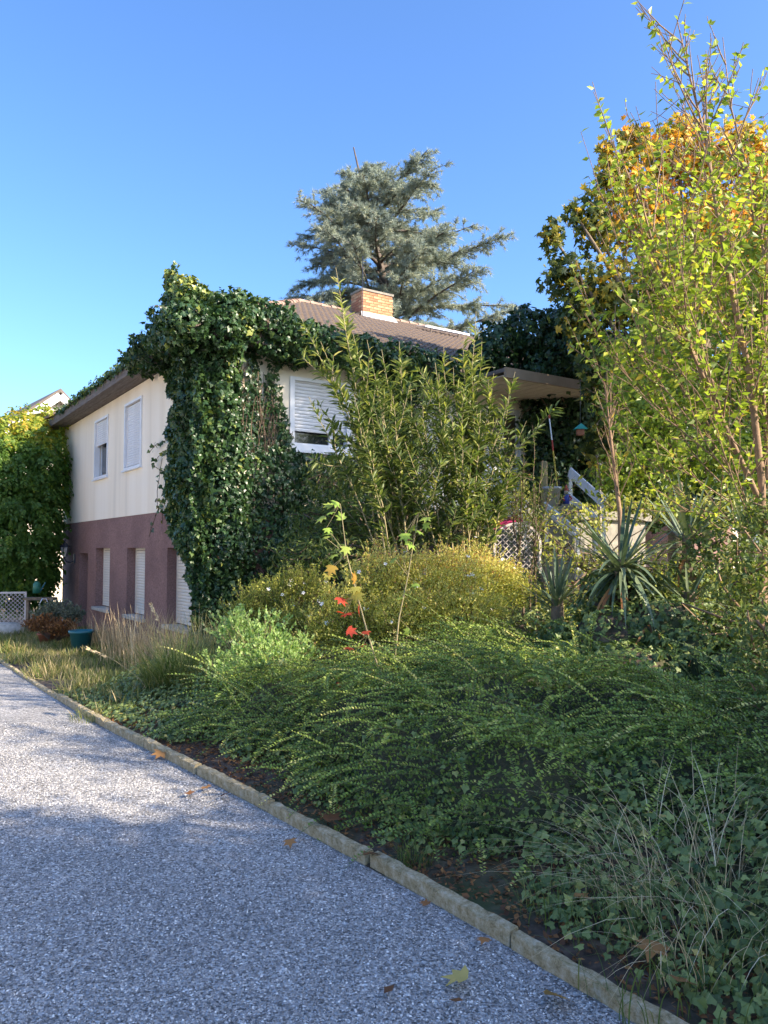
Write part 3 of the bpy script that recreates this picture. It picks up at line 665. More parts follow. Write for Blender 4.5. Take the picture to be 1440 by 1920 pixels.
# --- generic broadleaf tree made of limbs with leaf clumps
def clumptree(name, label, cat, foot, clumps, tmpl, m, size, per, colf, trunk_r=.14, bark=M_BARK, parts=0, droop=.4, group=None, shell=.3, spread=.6, fork=None):
    o = thing(name, label, cat, foot, group=group); f0 = np.array(foot, float)
    fk = np.array(fork) if fork is not None else f0+[0, 0, .35*(max(c[0][2] for c in clumps)-f0[2])]
    br = [(np.array([f0*0, (fk-f0)*.5+rng.normal(0, .05, 3), fk-f0]), [trunk_r, trunk_r*.85, trunk_r*.7])]
    Ps, Ns = [], []
    for k, (c, r) in enumerate(clumps):
        c = np.array(c); mid = (fk+c)/2+rng.normal(0, .15, 3)
        br.append((np.array([fk, mid, c])-f0, [trunk_r*.5, trunk_r*.28, trunk_r*.12]))
        for _ in range(6):
            br.append((np.array([c, c+rdir(1)[0]*np.array(r)*.55, c+rdir(1)[0]*np.array(r)*.95])-f0, [trunk_r*.11, .012, .005]))
        P, N_ = blob(c, r, int(per*np.mean(r)**2), shell, .2, seed=k); Ps.append(P); Ns.append(N_)
    P = np.concatenate(Ps); N_ = np.concatenate(Ns); ax, z = scat(N_, spread, droop)
    tubes('trunk', br, bark, o, 6)
    n = len(P); leaves('foliage', tmpl, P, ax, z, rng.uniform(size*.7, size*1.25, n), colf(P), m, o, 'stuff', parts)
    return o
def px_clump(u, v, Y, ru, rv, ry=None):
    k = Y/1440.; return (at(u, v, Y), (ru*k, ry or ru*k*.8, rv*k))

# --- maple at the right, orange on top
mc = [px_clump(*a) for a in ((1055, 520, 13.5, 42, 50), (1035, 440, 13.5, 22, 42), (1078, 400, 13.8, 22, 30), (1120, 420, 14, 50, 70), (1130, 560, 13.8, 75, 80), (1085, 600, 13.5, 50, 55), (1160, 330, 14, 50, 55), (1190, 265, 14, 42, 42),
      (1250, 300, 14.5, 60, 60), (1275, 245, 14.5, 40, 30), (1330, 300, 14.3, 70, 60), (1390, 265, 14.5, 45, 45), (1430, 330, 14.5, 60, 70), (1220, 420, 14.5, 90, 90), (1330, 430, 14.5, 90, 90), (1430, 450, 15, 80, 90),
      (1240, 560, 14.2, 100, 90), (1360, 570, 15, 100, 90), (1130, 700, 13.5, 55, 80), (1220, 690, 14, 90, 80), (1140, 820, 13.3, 50, 70), (1330, 720, 14.5, 90, 80), (1520, 420, 15, 90, 130), (1500, 600, 15, 90, 110), (1135, 290, 13.9, 14, 45))]
def mcol(P):
    Pz = P[:, 2]; u = 720+1440*P[:, 0]/P[:, 1]
    b = .22+.44*ss(5.0, 7.7, Pz+.35*np.sin(P[:, 0]*2.3)+.3*np.sin(P[:, 1]*3))*ss(1060, 1210, u)
    return np.clip(b+.05+rng.normal(0, .19, len(P))+.14*np.sin(P[:, 0]*4+P[:, 2]*3)*np.sin(P[:, 1]*3+P[:, 2]*5), 0, 1)
clumptree('maple_tree', 'large maple at the right, dark green below with orange and yellow top', 'tree', tuple(on(*at(1270, 1030, 14)[:2])), mc, T_MAPLE, M_MAP, .125, 1900, mcol, .16, shell=.42, spread=.9, parts=0)

# --- dark ivy mass over canopy / roof end
def icol(n, b=.35, s=.22): return np.clip(rng.normal(b, s, n), 0, 1)
ic = [px_clump(*a) for a in ((1010, 800, 16.5, 40, 80), (1060, 790, 16.5, 50, 90), (1120, 800, 16.8, 50, 90), (1180, 810, 17, 50, 90), (1240, 820, 17.4, 50, 90), (1310, 830, 17.8, 50, 90), (1380, 830, 18, 50, 90), (1450, 840, 18.2, 50, 90), (1020, 900, 16.5, 50, 60), (1120, 920, 16.8, 60, 60), (1220, 930, 17, 60, 60), (1320, 940, 17.4, 60, 60), (1430, 940, 18, 60, 60), (1150, 690, 16.6, 60, 70), (1250, 720, 17.4, 60, 60), (1350, 740, 17.8, 60, 60), (1440, 740, 18, 60, 60), (940, 650, 15.6, 50, 48), (1000, 630, 15.8, 65, 55), (1060, 660, 15.5, 50, 60), (900, 680, 15.5, 40, 35), (1030, 690, 15.6, 60, 40), (1060, 610, 16, 40, 40))]
clumptree('ivy_thicket', 'dark rounded ivy thicket hanging over the canopy roof', 'ivy', tuple(on(*at(1150, 1030, 17.6)[:2])), ic, T_IVY, M_IVY, .11, 3600, lambda P: icol(len(P), .25), .05, M_TWIG, shell=.15)

# --- ivy on the house
ivy = thing('house_ivy', 'dark climbing ivy wrapping the near corner and eaves of the house', 'ivy', tuple(C0+[-.3, -.3, -.2]))
def HL(x, y, z): return C0+np.outer(x, D2)+np.outer(y, D1)+np.outer(z, UP)
Ps, Ns, Cs = [], [], []
# facade 1 side
n = 15000; z = rng.uniform(-.3, 5, n); bmax = np.interp(z, [-.3, .2, .8, 1.5, 1.9, 2.6, 3.4, 4.2, 5], [-.1, .0, .25, .8, 1.5, 1.8, 1.75, 1.65, 1.9])+.12*np.sin(z*7)+.1*np.sin(z*17+1)
y = -.3+rng.random(n)*(bmax+.3); lum = .5+.5*np.sin(y*4+z*2.2)*np.sin(z*3.1-y*2)
off = (.06+.42*lum*np.clip((bmax-y)/.8, .1, 1)*np.interp(z, [0, 1, 3, 5], [.6, 1, .9, .5]))*(1-rng.random(n)**3*.8)
Ps.append(HL(-off, y, z)); Ns.append(np.tile(-D2, (n, 1))); Cs.append(icol(n, .48, .2))
# facade 2 side
n = 20000; t = rng.uniform(-.3, 4.2, n); z = rng.uniform(-.2, 4.95, n)
zt_ = np.interp(t, [-.3, .42, .5, .62, .7, .85, .95, 1.05, 1.2, 1.3, 1.45, 1.6, 2.9, 3.0, 4.2], [5, 5, 4.3, 4.2, 4.95, 4.9, 4.1, 4.6, 4.75, 4.2, 3.7, 3.3, 3.25, 4.9, 5])
k = z < zt_+rng.normal(0, .06, n); t = t[k]; z = z[k]; n = len(t)
lum = .5+.5*np.sin(t*4+z*2)*np.sin(z*2.6-t*3+1)
off = (.05+.4*lum*np.interp(z, [0, 2.5, 3.6, 5], [1.2, 1, .45, .35]))*(1-rng.random(n)**3*.8)
Ps.append(HL(t, -off, z)); Ns.append(np.tile(-D1, (n, 1))); Cs.append(icol(n, .3, .2))
# bulge round the corner
for zc, r in ((.8, .22), (1.6, .32), (2.5, .42), (3.3, .38), (4.1, .28), (4.7, .32)):
    P, N_ = blob(C0+D2*.25-D1*.1+[0, 0, zc], (r, r, .6), int(2600*r), .1, .15, seed=int(zc*10)); Ps.append(P); Ns.append(N_); Cs.append(icol(len(P), .42))
# mass on the eaves
def ev(x, y, z): return C0+D2*x+D1*y+UP*z
mass = [(ev(-.35, .2, 5.3), (.5, .55, .42)), (ev(-.3, .9, 5.25), (.42, .6, .36)), (ev(-.4, 1.7, 5.2), (.4, .6, .32)), (ev(-.4, 2.5, 5.15), (.3, .5, .22)), (ev(.2, -.3, 5.4), (.5, .42, .45)), (ev(.9, -.35, 5.4), (.5, .42, .42)), (ev(.45, -.2, 5.65), (.36, .36, .28)), (ev(-.1, .4, 5.62), (.42, .45, .33)),
        (ev(1.5, -.4, 5.2), (.5, .4, .36)), (ev(2.1, -.42, 5.15), (.5, .36, .36)), (ev(2.8, -.42, 5.15), (.5, .36, .36)), (ev(3.5, -.4, 5.12), (.5, .4, .34)), (ev(4.2, -.4, 5.08), (.5, .4, .32)), (ev(4.9, -.35, 5.08), (.5, .4, .3)), (ev(3.6, -.1, 4.6), (.5, .45, .5)), (ev(1.2, -.15, 5.1), (.6, .4, .35)),
        (ev(-.5, -.45, 5.15), (.4, .4, .35)), (ev(-.5, -.05, 5.1), (.35, .5, .35)), (ev(.1, -.5, 5.15), (.5, .35, .35)), (ev(-.45, .55, 5.9), (.11, .11, .48)), (ev(-.4, .5, 5.7), (.22, .22, .3)), (ev(-.35, -.1, 5.7), (.3, .3, .35))]
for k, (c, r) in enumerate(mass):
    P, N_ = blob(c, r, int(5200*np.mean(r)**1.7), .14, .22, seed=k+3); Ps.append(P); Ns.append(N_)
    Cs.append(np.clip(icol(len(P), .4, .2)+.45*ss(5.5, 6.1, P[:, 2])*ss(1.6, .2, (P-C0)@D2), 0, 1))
# moss and trailing ivy along the far eave
n = 900; y = 2.6+rng.random(n)**1.3*7; Ps.append(HL(-.47+rng.normal(0, .03, n), y, 5.25+rng.normal(0, .04, n)+.14*(rng.random(n) < .2)*rng.random(n))); Ns.append(np.tile(norm(UP-D2), (n, 1))); Cs.append(icol(n, .5))
# trailing strands across the cream wall
vines = []
for y0, z0, dy, dz, L in ((1.9, 3.6, 1, .05, .8), (1.95, 2.9, 1, .35, .75), (2.0, 2.7, 1, -.6, .9), (2.1, 2.45, .8, -.5, .8), (1.9, 4.1, .3, -.8, .9), (2.3, 3.3, .1, -1, .8), (2.0, 3.35, .9, .3, .5)):
    Pv = grow(ev(-.06, y0-.2, z0), D1*dy+UP*dz, L+.2, 8, (0, 0, -.5), .08); vines.append((Pv, .006)); P, D = along(Pv, int(16*L)); Ps.append(P+rng.normal(0, .02, P.shape)); Ns.append(np.tile(-D2, (len(P), 1))); Cs.append(icol(len(P), .6))
for t0, z1 in ((.8, 4.9), (1.2, 4.7), (1.35, 4.2), (.35, 4.9), (.1, 4.9), (1.5, 3.7)):
    vines.append((np.array([ev(t0-.1, -.05, .3), ev(t0+.05, -.06, 2), ev(t0-.03, -.05, 3.5), ev(t0, -.04, z1)]), .012))
P = np.concatenate(Ps); N_ = np.concatenate(Ns); col = np.concatenate(Cs)
col = np.clip(col+.16*np.sin(P[:, 0]*5+P[:, 2]*3)*np.sin(P[:, 2]*4.3-P[:, 1]*3)+.12*(rng.random(len(P)) < .05), 0, 1)
ax, z = scat(N_, .75, .7); n = len(P)
for k in range(60):
    t0 = rng.uniform(.05, 1.5); z1 = np.interp(t0, [0, .9, 1.5], [4.9, 4.6, 3.4]); zz_ = np.linspace(z1-rng.uniform(.5, 2), z1, 7)
    vines.append((HL(t0+np.cumsum(rng.normal(0, .05, 7)), np.full(7, -.06-.1*rng.random()), zz_), .005))
for k in range(26):
    c_ = mass[rng.integers(len(mass))]; d_ = rdir(1)[0]; d_[2] = abs(d_[2])*.6; P0 = np.array(c_[0])+d_*np.array(c_[1])*.9; Bv = grow(P0, d_, rng.uniform(.15, .45), 5, (0, 0, rng.uniform(-.5, .6)), .12); vines.append((Bv, .004))
    p_, dd_ = along(Bv, 9); P = np.concatenate([P, p_]); N_ = np.concatenate([N_, -D1+0*p_]); col = np.append(col, icol(9, .6)); a2, z2 = scat(-D1+0*p_, .8, .3); ax = np.concatenate([ax, a2]); z = np.concatenate([z, z2]); n += 9
tubes('stems', [(a-np.array(ivy.location), r) for a, r in vines], M_TWIG, ivy, 5, 'stuff')
leaves('foliage', T_IVY, P, ax, z, rng.uniform(.045, .11, n), col, M_IVY, ivy, 'stuff', 260); print('ivy', n)

# --- wisteria at the far end
wis = thing('wisteria', 'yellow green wisteria cascading from the far end of the house', 'climber', (*at(60, 1030, 20.5)[:2], -.5))
Ps, Ax, Cc, st_ = [], [], [], []
wc = [(at(u, v, Y), (ru*Y/1440, .8, rv*Y/1440)) for u, v, Y, ru, rv in ((70, 870, 21, 50, 80), (20, 890, 20, 50, 70), (-30, 900, 20, 60, 90), (72, 960, 20.5, 36, 80), (30, 1000, 19.8, 55, 80), (-20, 1020, 20, 50, 80), (60, 1060, 20.3, 38, 60), (25, 1080, 20, 50, 45), (98, 880, 20.6, 12, 60), (60, 800, 22, 60, 28), (100, 790, 22.5, 35, 22), (10, 830, 21, 40, 30))]
for k, (c, r) in enumerate(wc):
    P, N_ = blob(c, r, int(480*r[0]*r[2]+130), .12, .2, seed=k)
    for p0, nn in zip(P, N_):
        d = norm(nn*.8+[0, 0, -.7]+rng.normal(0, .3, 3)); L = rng.uniform(.3, .5); Q = grow(p0, d, L, 4, (0, 0, -.9), .05); st_.append((Q, .004))
        m_ = 11; pp, dd = along(Q, m_, .1, 1); s_ = norm(np.cross(dd, [0, 0, 1]+rng.normal(0, .3, 3)))*np.where(np.arange(m_) % 2, 1, -1)[:, None]
        Ps.append(pp); Ax.append(norm(s_+dd*.6+[0, 0, -.4])); Cc.append(np.full(m_, np.clip(.3+.5*ss(3.8, 5.2, p0[2])+rng.normal(0, .12), 0, 1)))
P = np.concatenate(Ps); ax = np.concatenate(Ax); n = len(P); col = np.clip(np.concatenate(Cc)+rng.normal(0, .05, n), 0, 1)
wl_ = np.array(wis.location)
tubes('stem', [(np.array([[0, 0, 0], [.1, 0, 1.5], [-.1, .2, 3.5], [-.6, .2, 5]])+[.8, .6, 0], .06)], M_BARK, wis); tubes('stem', [(np.array([[.8, .6, 2.], [0, 0, 3.4], [-1.2, -.2, 4]]), .04)], M_BARK, wis)
leaves('foliage', T_OVAL, P, ax, norm(rng.normal(0, .5, (n, 3))+[0, -.6, .8]), rng.uniform(.09, .14, n), col, M_WIST, wis, 'stuff'); print('wist', n)

# --- cherry tree in the right foreground
che = thing('cherry_tree', 'slender young tree with pale leaves and a bare top at right edge', 'tree', tuple(on(*at(1428, 1030, 6.6)[:2]))); cl = np.array(che.location)
tk = np.array([cl, at(1428, 900, 6.6), at(1405, 700, 6.5), at(1375, 560, 6.5), at(1345, 400, 6.5), at(1325, 270, 6.5), at(1295, 150, 6.4), at(1268, 30, 6.4)])
brs = [(tk-cl, [.036, .032, .028, .023, .018, .012, .008, .004])]
tk2 = np.array([at(1420, 930, 6.6), at(1350, 780, 6.3), at(1290, 640, 6.2), at(1230, 480, 6.1), at(1190, 330, 6)])
tk3 = np.array([at(1440, 900, 6.7), at(1430, 700, 6.8), at(1440, 520, 6.9), at(1410, 350, 6.9), at(1370, 200, 6.8), at(1355, 70, 6.8)])
brs += [(tk2-cl, [.025, .02, .015, .01, .005]), (tk3-cl, [.02, .017, .013, .01, .007, .003])]
Ps, Ds = [], []
def leafy(B, dens, t0=.1):
    P, D = along(B, max(2, int(dens)), t0, 1.); Ps.append(P); Ds.append(D)
def addb(B, r, dens):
    brs.append((B-cl, np.linspace(r, .003, len(B)))); leafy(B, dens)
    return B
for stem, cnt in ((tk, 46), (tk2, 24), (tk3, 30)):
    P, D = along(stem, cnt, .05, .97)
    for p0, d0 in zip(P, D):
        v_ = 1030-(p0[2]-1.6)*1440/p0[1]
        dn_ = np.interp(v_, [60, 250, 380, 520, 900], [.03, .06, .2, .7, .5])
        d = norm(d0*.75+np.array([rng.normal(-.15, .75), rng.normal(-.1, .6), .35])); L = rng.uniform(.5, 1.5)*np.interp(v_, [60, 300, 900], [.45, .8, 1.15])
        B = addb(grow(p0, d, L, 7, (0, 0, .55), .05), .009, L*34*dn_)
        for q_, dq in zip(*along(B, int(2+L*3), .15, .9)):
            l2 = rng.uniform(.2, .6)*L; addb(grow(q_, norm(dq+rng.normal(0, .5, 3)), l2, 4, (0, 0, .3), .08), .004, l2*42*dn_)
# long raking shoots sweeping up to the left
for (u0, v0, u1, v1, Y) in ((1400, 920, 1090, 250, 6.3), (1380, 900, 1130, 430, 6), (1350, 860, 1080, 520, 6), (1400, 800, 1150, 330, 6.2), (1370, 940, 1060, 600, 7.2), (1340, 720, 1230, 150, 6.4), (1420, 700, 1280, 260, 6.5), (1400, 850, 1180, 440, 6), (1380, 1000, 1150, 800, 7.2), (1410, 600, 1190, 200, 6.4), (1440, 800, 1330, 400, 6.6), (1350, 900, 1200, 560, 6.1), (1440, 1000, 1220, 850, 7), (1300, 800, 1160, 600, 6.2), (1390, 760, 1240, 480, 6.1)):
    a = at(u0, v0, Y+.3); b = at(u1, v1, Y); t = np.linspace(0, 1, 10)[:, None]; B = a*(1-t)+b*t+np.sin(t*math.pi)*np.array([-.12, 0, -.12])+rng.normal(0, .012, (10, 3))
    addb(B, .008, 30 if v1 > 400 else 18)
    for q_, dq in zip(*along(B, 9, .15, .85)):
        l2 = rng.uniform(.25, .7); addb(grow(q_, norm(dq+rng.normal(0, .35, 3)), l2, 5, (0, 0, .3), .06), .004, l2*36*np.interp(1030-(q_[2]-1.6)*1440/q_[1], [280, 520], [.1, .6]))
P = np.concatenate(Ps); D = np.concatenate(Ds); n = len(P); ax = norm(side(D, 1.)+[0, 0, -.45])
tubes('trunk', brs[:3], M_BARKR, che, 8); tubes('branches', brs[3:], M_BARKR, che, 4, 'stuff')
leaves('foliage', T_LANCE if 0 else T_OVAL, P, ax, norm(rng.normal(0, .7, (n, 3))+[0, 0, .5]), rng.uniform(.05, .09, n), np.clip(rng.normal(.45, .22, n)+.4*(rng.random(n) < .03), 0, 1), M_PRU, che, 'stuff', 280); print('cherry', n)

# --- light green thicket behind the cherry
tc_ = [px_clump(*a) for a in ((1150, 900, 10.5, 50, 60), (1230, 620, 11.6, 60, 70), (1420, 620, 11.4, 70, 90), (1160, 680, 11.6, 45, 60), (1300, 500, 12, 60, 60), (1400, 480, 12, 70, 70), (1230, 800, 10.8, 80, 80), (1180, 760, 11, 70, 80), (1260, 720, 11, 80, 90), (1350, 700, 11, 80, 100), (1430, 720, 11, 70, 110), (1200, 880, 10.5, 80, 60), (1300, 850, 10.5, 90, 80), (1400, 860, 10.5, 90, 80), (1460, 560, 11, 60, 90), (1340, 590, 11.5, 60, 60))]
clumptree('pale_shrub', 'pale green leafy thicket behind the slender tree at right', 'shrub', tuple(on(*at(1330, 1030, 11)[:2])), tc_, T_OVAL, M_PRU, .085, 3000, lambda P: np.clip(rng.normal(.4, .2, len(P)), 0, 1), .05, M_BARKR, shell=.35)

# --- buddleja with upright leafy shoots in the middle
def shoots(name, label, cat, foot, tips, m, size, dens, n_sub=3, parts=120, stemm=M_STEM, low=.25, sway=.12, colb=.5):
    o = thing(name, label, cat, foot); f0 = np.array(foot, float); bb = []; P_, D_, S_ = [], [], []
    for (u, v, Y) in tips:
        tip = at(u, v, Y); root = f0+[rng.normal(0, .12), rng.normal(0, .1), 0]; mid = root*.55+tip*.45+np.array([(tip[0]-root[0])*.12*-1, 0, .25]); t = np.linspace(0, 1, 12)[:, None]
        B = root*(1-t)**2+2*mid*t*(1-t)+tip*t*t+rng.normal(0, .01, (12, 3)); L = np.linalg.norm(tip-root)
        bb.append((B-f0, np.linspace(.016, .003, 12)))
        for t0, t1, dn_ in ((low, .6, .6), (.6, .97, 1.2)):
            p, d = along(B, int(L*dens*(t1-t0)*dn_), t0, t1); P_.append(p); D_.append(d); S_.append(np.full(len(p), 1.)*np.interp(np.linalg.norm(p-tip, axis=1), [0, .3, 1], [.4, .85, 1.1]))
        for q_, dq in zip(*along(B, n_sub, .3, .85)):
            l2 = rng.uniform(.3, .9)*min(1, L/2); b2 = grow(q_, norm(dq+rng.normal(0, .45, 3)), l2, 6, (0, 0, .35), .05); bb.append((b2-f0, np.linspace(.007, .002, 7)))
            p, d = along(b2, int(l2*dens*1.2), .1, 1); P_.append(p); D_.append(d); S_.append(np.full(len(p), .85))
    P = np.concatenate(P_); D = np.concatenate(D_); S = np.concatenate(S_); n = len(P)
    tubes('stems', bb, stemm, o, 4)
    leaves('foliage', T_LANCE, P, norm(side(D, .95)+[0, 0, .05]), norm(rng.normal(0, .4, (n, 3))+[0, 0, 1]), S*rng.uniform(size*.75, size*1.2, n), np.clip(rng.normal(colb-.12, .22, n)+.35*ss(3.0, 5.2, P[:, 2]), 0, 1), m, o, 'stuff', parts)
    print(name, n); return o
tipsA = [(628, 500, 9.6), (562, 592, 9.4), (640, 560, 9.8), (602, 640, 9.3), (662, 625, 9.5), (690, 640, 9.6), (715, 655, 9.7), (748, 640, 9.8), (575, 745, 9.2), (700, 700, 9.2), (665, 740, 9), (735, 740, 9.2), (680, 800, 8.9), (770, 720, 9.6)]
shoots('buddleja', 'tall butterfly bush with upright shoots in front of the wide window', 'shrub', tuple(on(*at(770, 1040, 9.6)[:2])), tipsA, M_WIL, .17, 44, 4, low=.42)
tipsB = [(892, 585, 9.8), (868, 625, 9.7), (832, 650, 9.6), (905, 640, 9.9), (815, 680, 9.5), (850, 690, 9.6), (885, 680, 9.7), (925, 700, 9.8), (968, 700, 9.9), (790, 760, 9.3), (845, 780, 9.2), (900, 770, 9.4), (935, 790, 9.5), (985, 790, 9.6), (865, 850, 9.1), (760, 830, 9.1), (820, 700, 9.4), (970, 850, 9.5)]
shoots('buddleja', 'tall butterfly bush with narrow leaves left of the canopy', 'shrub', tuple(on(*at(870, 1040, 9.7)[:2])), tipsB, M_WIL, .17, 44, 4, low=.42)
tipsC = [(1000, 800, 10.5), (1020, 860, 10.3), (985, 870, 10), (1040, 900, 10), (950, 900, 9.8), (1005, 920, 9.8)]
shoots('thin_shrub', 'thin twiggy shrub in front of the terrace stair', 'shrub', tuple(on(*at(990, 1050, 10)[:2])), tipsC, M_UND, .08, 40, 5, 60, M_TWIG)
# undergrowth shrubs in front of facade 2
uc = [px_clump(*a) for a in ((620, 900, 10.8, 60, 50), (680, 880, 11, 60, 70), (740, 830, 11.4, 60, 90), (800, 880, 11.2, 60, 80), (860, 900, 11.2, 60, 70), (600, 980, 10.2, 70, 50), (690, 980, 10, 80, 50), (780, 980, 10, 80, 50), (860, 990, 10.2, 70, 45), (560, 1040, 9.8, 60, 50), (640, 1040, 9.5, 80, 40), (800, 780, 11.8, 60, 80), (880, 810, 12, 40, 60))]
clumptree('undergrowth_shrub', 'dense olive shrub filling the gap under the wide window', 'shrub', tuple(on(*at(730, 1030, 10.6)[:2])), uc, T_LANCE, M_UND, .11, 3000, lambda P: np.clip(rng.normal(.45, .22, len(P)), 0, 1), .04, M_TWIG, shell=.3, spread=.8)
rc = [px_clump(*a) for a in ((1045, 1175, 7.9, 48, 36), (1290, 1110, 7.8, 70, 60), (1400, 1100, 8, 70, 60), (1060, 1120, 8.8, 60, 40), (1200, 1060, 8.9, 70, 45), (1350, 1080, 8.2, 70, 45), (1110, 1060, 9, 50, 40), (975, 930, 11, 45, 50), (1010, 980, 10.5, 40, 35), (1090, 975, 9.5, 60, 35), (1180, 950, 10, 70, 35), (1280, 950, 10, 80, 40), (1380, 960, 9.5, 80, 50), (1040, 1030, 9, 40, 30), (930, 960, 11, 35, 40))]
clumptree('undergrowth_shrub', 'straggly yellowing shrub beside the lattice and stair', 'shrub', tuple(on(*at(1100, 1040, 10)[:2])), rc, T_OVAL, M_HYP, .06, 3200, lambda P: np.clip(rng.normal(.35, .22, len(P)), 0, 1), .03, M_TWIG, shell=.35, spread=.8)
rc = [px_clump(*a) for a in ((1400, 1080, 6, 80, 90), (1330, 1020, 6.8, 60, 50), (1440, 1200, 5.4, 80, 80), (1430, 980, 6.4, 60, 60), (1440, 1330, 4.7, 60, 70), (1350, 1200, 6, 60, 60))]
clumptree('elder_shrub', 'loose green shrub at the right edge beside the yuccas', 'shrub', tuple(on(*at(1420, 1100, 6)[:2])), rc, T_OVAL, M_UND, .05, 9500, lambda P: np.clip(rng.normal(.55, .2, len(P)), 0, 1), .03, M_BARKR, shell=.35, spread=.8, parts=120)

# --- potentilla bush with white flowers
def smallbush(name, label, cat, foot, clumps, tmpl, m, size, per, colf, flowers=0, parts=0, twm=M_TWIG, shell=.2, up=.5, sprig=90):
    o = thing(name, label, cat, foot); f0 = np.array(foot, float); Ps, Ns = [], []; tw = []
    for k, (c, r) in enumerate(clumps):
        P, N_ = blob(c, r, int(per*np.mean(r)**2), shell, .2, -.5, k)
        if sprig:
            for p0, n0 in zip(*blob(c, np.array(r)*.97, sprig, .02, .2, -.1, k)):
                Q = grow(p0, n0*.6+UP*.7+rng.normal(0, .3, 3), rng.uniform(.07, .2), 4, (0, 0, .1), .08); tw.append((Q-f0, .0016)); p3, d3 = along(Q, 16); P = np.concatenate([P, p3]); N_ = np.concatenate([N_, d3])
        Ps.append(P); Ns.append(N_)
        for _ in range(34):
            d = rdir(1)[0]; d[2] = abs(d[2]); tw.append((grow(f0*.6+np.array(c)*.4, np.array(c)+d*np.array(r)-f0*.6-np.array(c)*.4, np.linalg.norm(np.array(c)+d*r-f0*.6-np.array(c)*.4)*1.03, 5, (0, 0, .1), .05)-f0, [.006, .005, .004, .003, .002, .0015]))
    P = np.concatenate(Ps); N_ = np.concatenate(Ns); n = len(P)
    ax = norm(N_*.7+rng.normal(0, .6, (n, 3))+[0, 0, up]); z = norm(rng.normal(0, .7, (n, 3))+N_)
    tubes('stems', tw, twm, o, 4)
    leaves('foliage', tmpl, P, ax, z, rng.uniform(size*.7, size*1.3, n), colf(P, N_), m, o, 'stuff', parts)
    if flowers:
        fm = MB(); V = [(0, 0, 0)]; Fq = []
        for k in range(5):
            a = k*2*math.pi/5
            for da, r, z_ in ((-.45, .7, .1), (0, 1, .2), (.45, .7, .1)): V.append((r*math.cos(a+da), r*math.sin(a+da), z_))
            b_ = 1+k*3; Fq += [(0, b_, b_+1), (0, b_+1, b_+2)]
        me = fm.add(V, Fq).mesh('flower', M_PETAL); idx = np.where((N_[:, 2] > -.1) & (N_[:, 1] < .3))[0]; idx = rng.choice(idx, flowers, False)
        for i in idx:
            q = Vector(norm(N_[i]+[0, -.5, .3])).to_track_quat('Z', 'Y'); f = inst('flower', me, o, P[i]+N_[i]*.03-f0, None, rng.uniform(.02, .034)); f.rotation_mode = 'QUATERNION'; f.rotation_quaternion = q
    return o
hc = [px_clump(*a) for a in ((850, 1100, 8.4, 110, 70), (780, 1110, 8.2, 80, 70), (930, 1110, 8.5, 70, 60), (720, 1100, 8.2, 70, 65), (850, 1160, 7.9, 100, 60), (760, 1170, 7.8, 90, 60), (650, 1170, 8, 60, 70), (610, 1210, 7.9, 45, 60))]
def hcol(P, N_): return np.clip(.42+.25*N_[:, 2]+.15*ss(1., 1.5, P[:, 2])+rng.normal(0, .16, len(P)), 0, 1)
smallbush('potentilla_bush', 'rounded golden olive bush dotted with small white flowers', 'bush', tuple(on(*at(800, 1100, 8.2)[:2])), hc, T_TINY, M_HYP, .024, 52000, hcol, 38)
hc = [px_clump(*a) for a in ((520, 1130, 9, 55, 45), (575, 1120, 9, 50, 45), (470, 1160, 8.8, 40, 40), (560, 1180, 8.4, 50, 40))]
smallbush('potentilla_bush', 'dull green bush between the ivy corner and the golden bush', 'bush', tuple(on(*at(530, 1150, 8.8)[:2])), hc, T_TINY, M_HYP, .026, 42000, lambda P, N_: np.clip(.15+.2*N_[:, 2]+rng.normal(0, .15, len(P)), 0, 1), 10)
rc = [px_clump(*a) for a in ((490, 1230, 7.4, 62, 60), (440, 1190, 7.5, 32, 32), (540, 1240, 7.3, 42, 45), (450, 1270, 7.2, 52, 42), (510, 1280, 7.1, 52, 40))]
smallbush('rose_bush', 'bright light green rose bush beside the grass tuft', 'bush', tuple(on(*at(490, 1320, 7.3)[:2])), rc, T_OVAL, M_ROSE, .036, 19000, lambda P, N_: np.clip(.5+rng.normal(0, .25, len(P)), 0, 1), 0, 150, M_STEM, .3, sprig=40)

# --- two saplings
def sapling(label, pts, specs, mtl=M_RED):
    f0 = on(*pts[0][:2], .02) if False else np.array(pts[0]); o = thing('maple_sapling', label, 'sapling', tuple(f0)); B = np.array(pts)
    tubes('stem', [(B-f0, np.linspace(.009, .003, len(B)))], M_STEM, o, 6)
    if 'leaf_'+mtl.name not in LEAFM: LEAFM['leaf_'+mtl.name] = npmesh('leaf', T_MAPLE[0], T_MAPLE[1], mtl, True)
    pet = []
    for (u, v, Y, s, tone) in specs:
        p = at(u, v, Y); t = rng.normal(0, .5, 3)+[0, -.5, .8]; z = norm(t); ax = rng.normal(0, 1, 3)+[0, 0, -.8]; ax = norm(ax-z*(ax@z)); x = np.cross(ax, z)
        l = inst('leaf', LEAFM['leaf_'+mtl.name], o, p-f0, Matrix((x, ax, z)).transposed(), s*.85); l['tone'] = float(tone)
        i = np.argmin(np.linalg.norm(B-p, axis=1)); pet.append((np.array([B[i], p])-f0, .002))
    tubes('leaf_stalks', pet, M_STEM, o, 3, 'stuff')
jt = lambda s: rng.normal(0, s)
sp = [(660+jt(14), v, 6.5, rng.uniform(.1, .15), 1-rng.random()*.1) for v in (1150, 1152, 1180, 1183, 1210, 1215, 1148, 1276, 1120)]+[(650+jt(16), v, 6.5, rng.uniform(.09, .14), rng.uniform(.45, .62)) for v in (1060, 1075, 1090, 1110, 1125, 1100)]+[(640+jt(20), v, 6.5, rng.uniform(.09, .15), rng.uniform(.0, .35)) for v in (940, 950, 960, 975, 990, 1010, 1025, 1040, 968, 1000)]
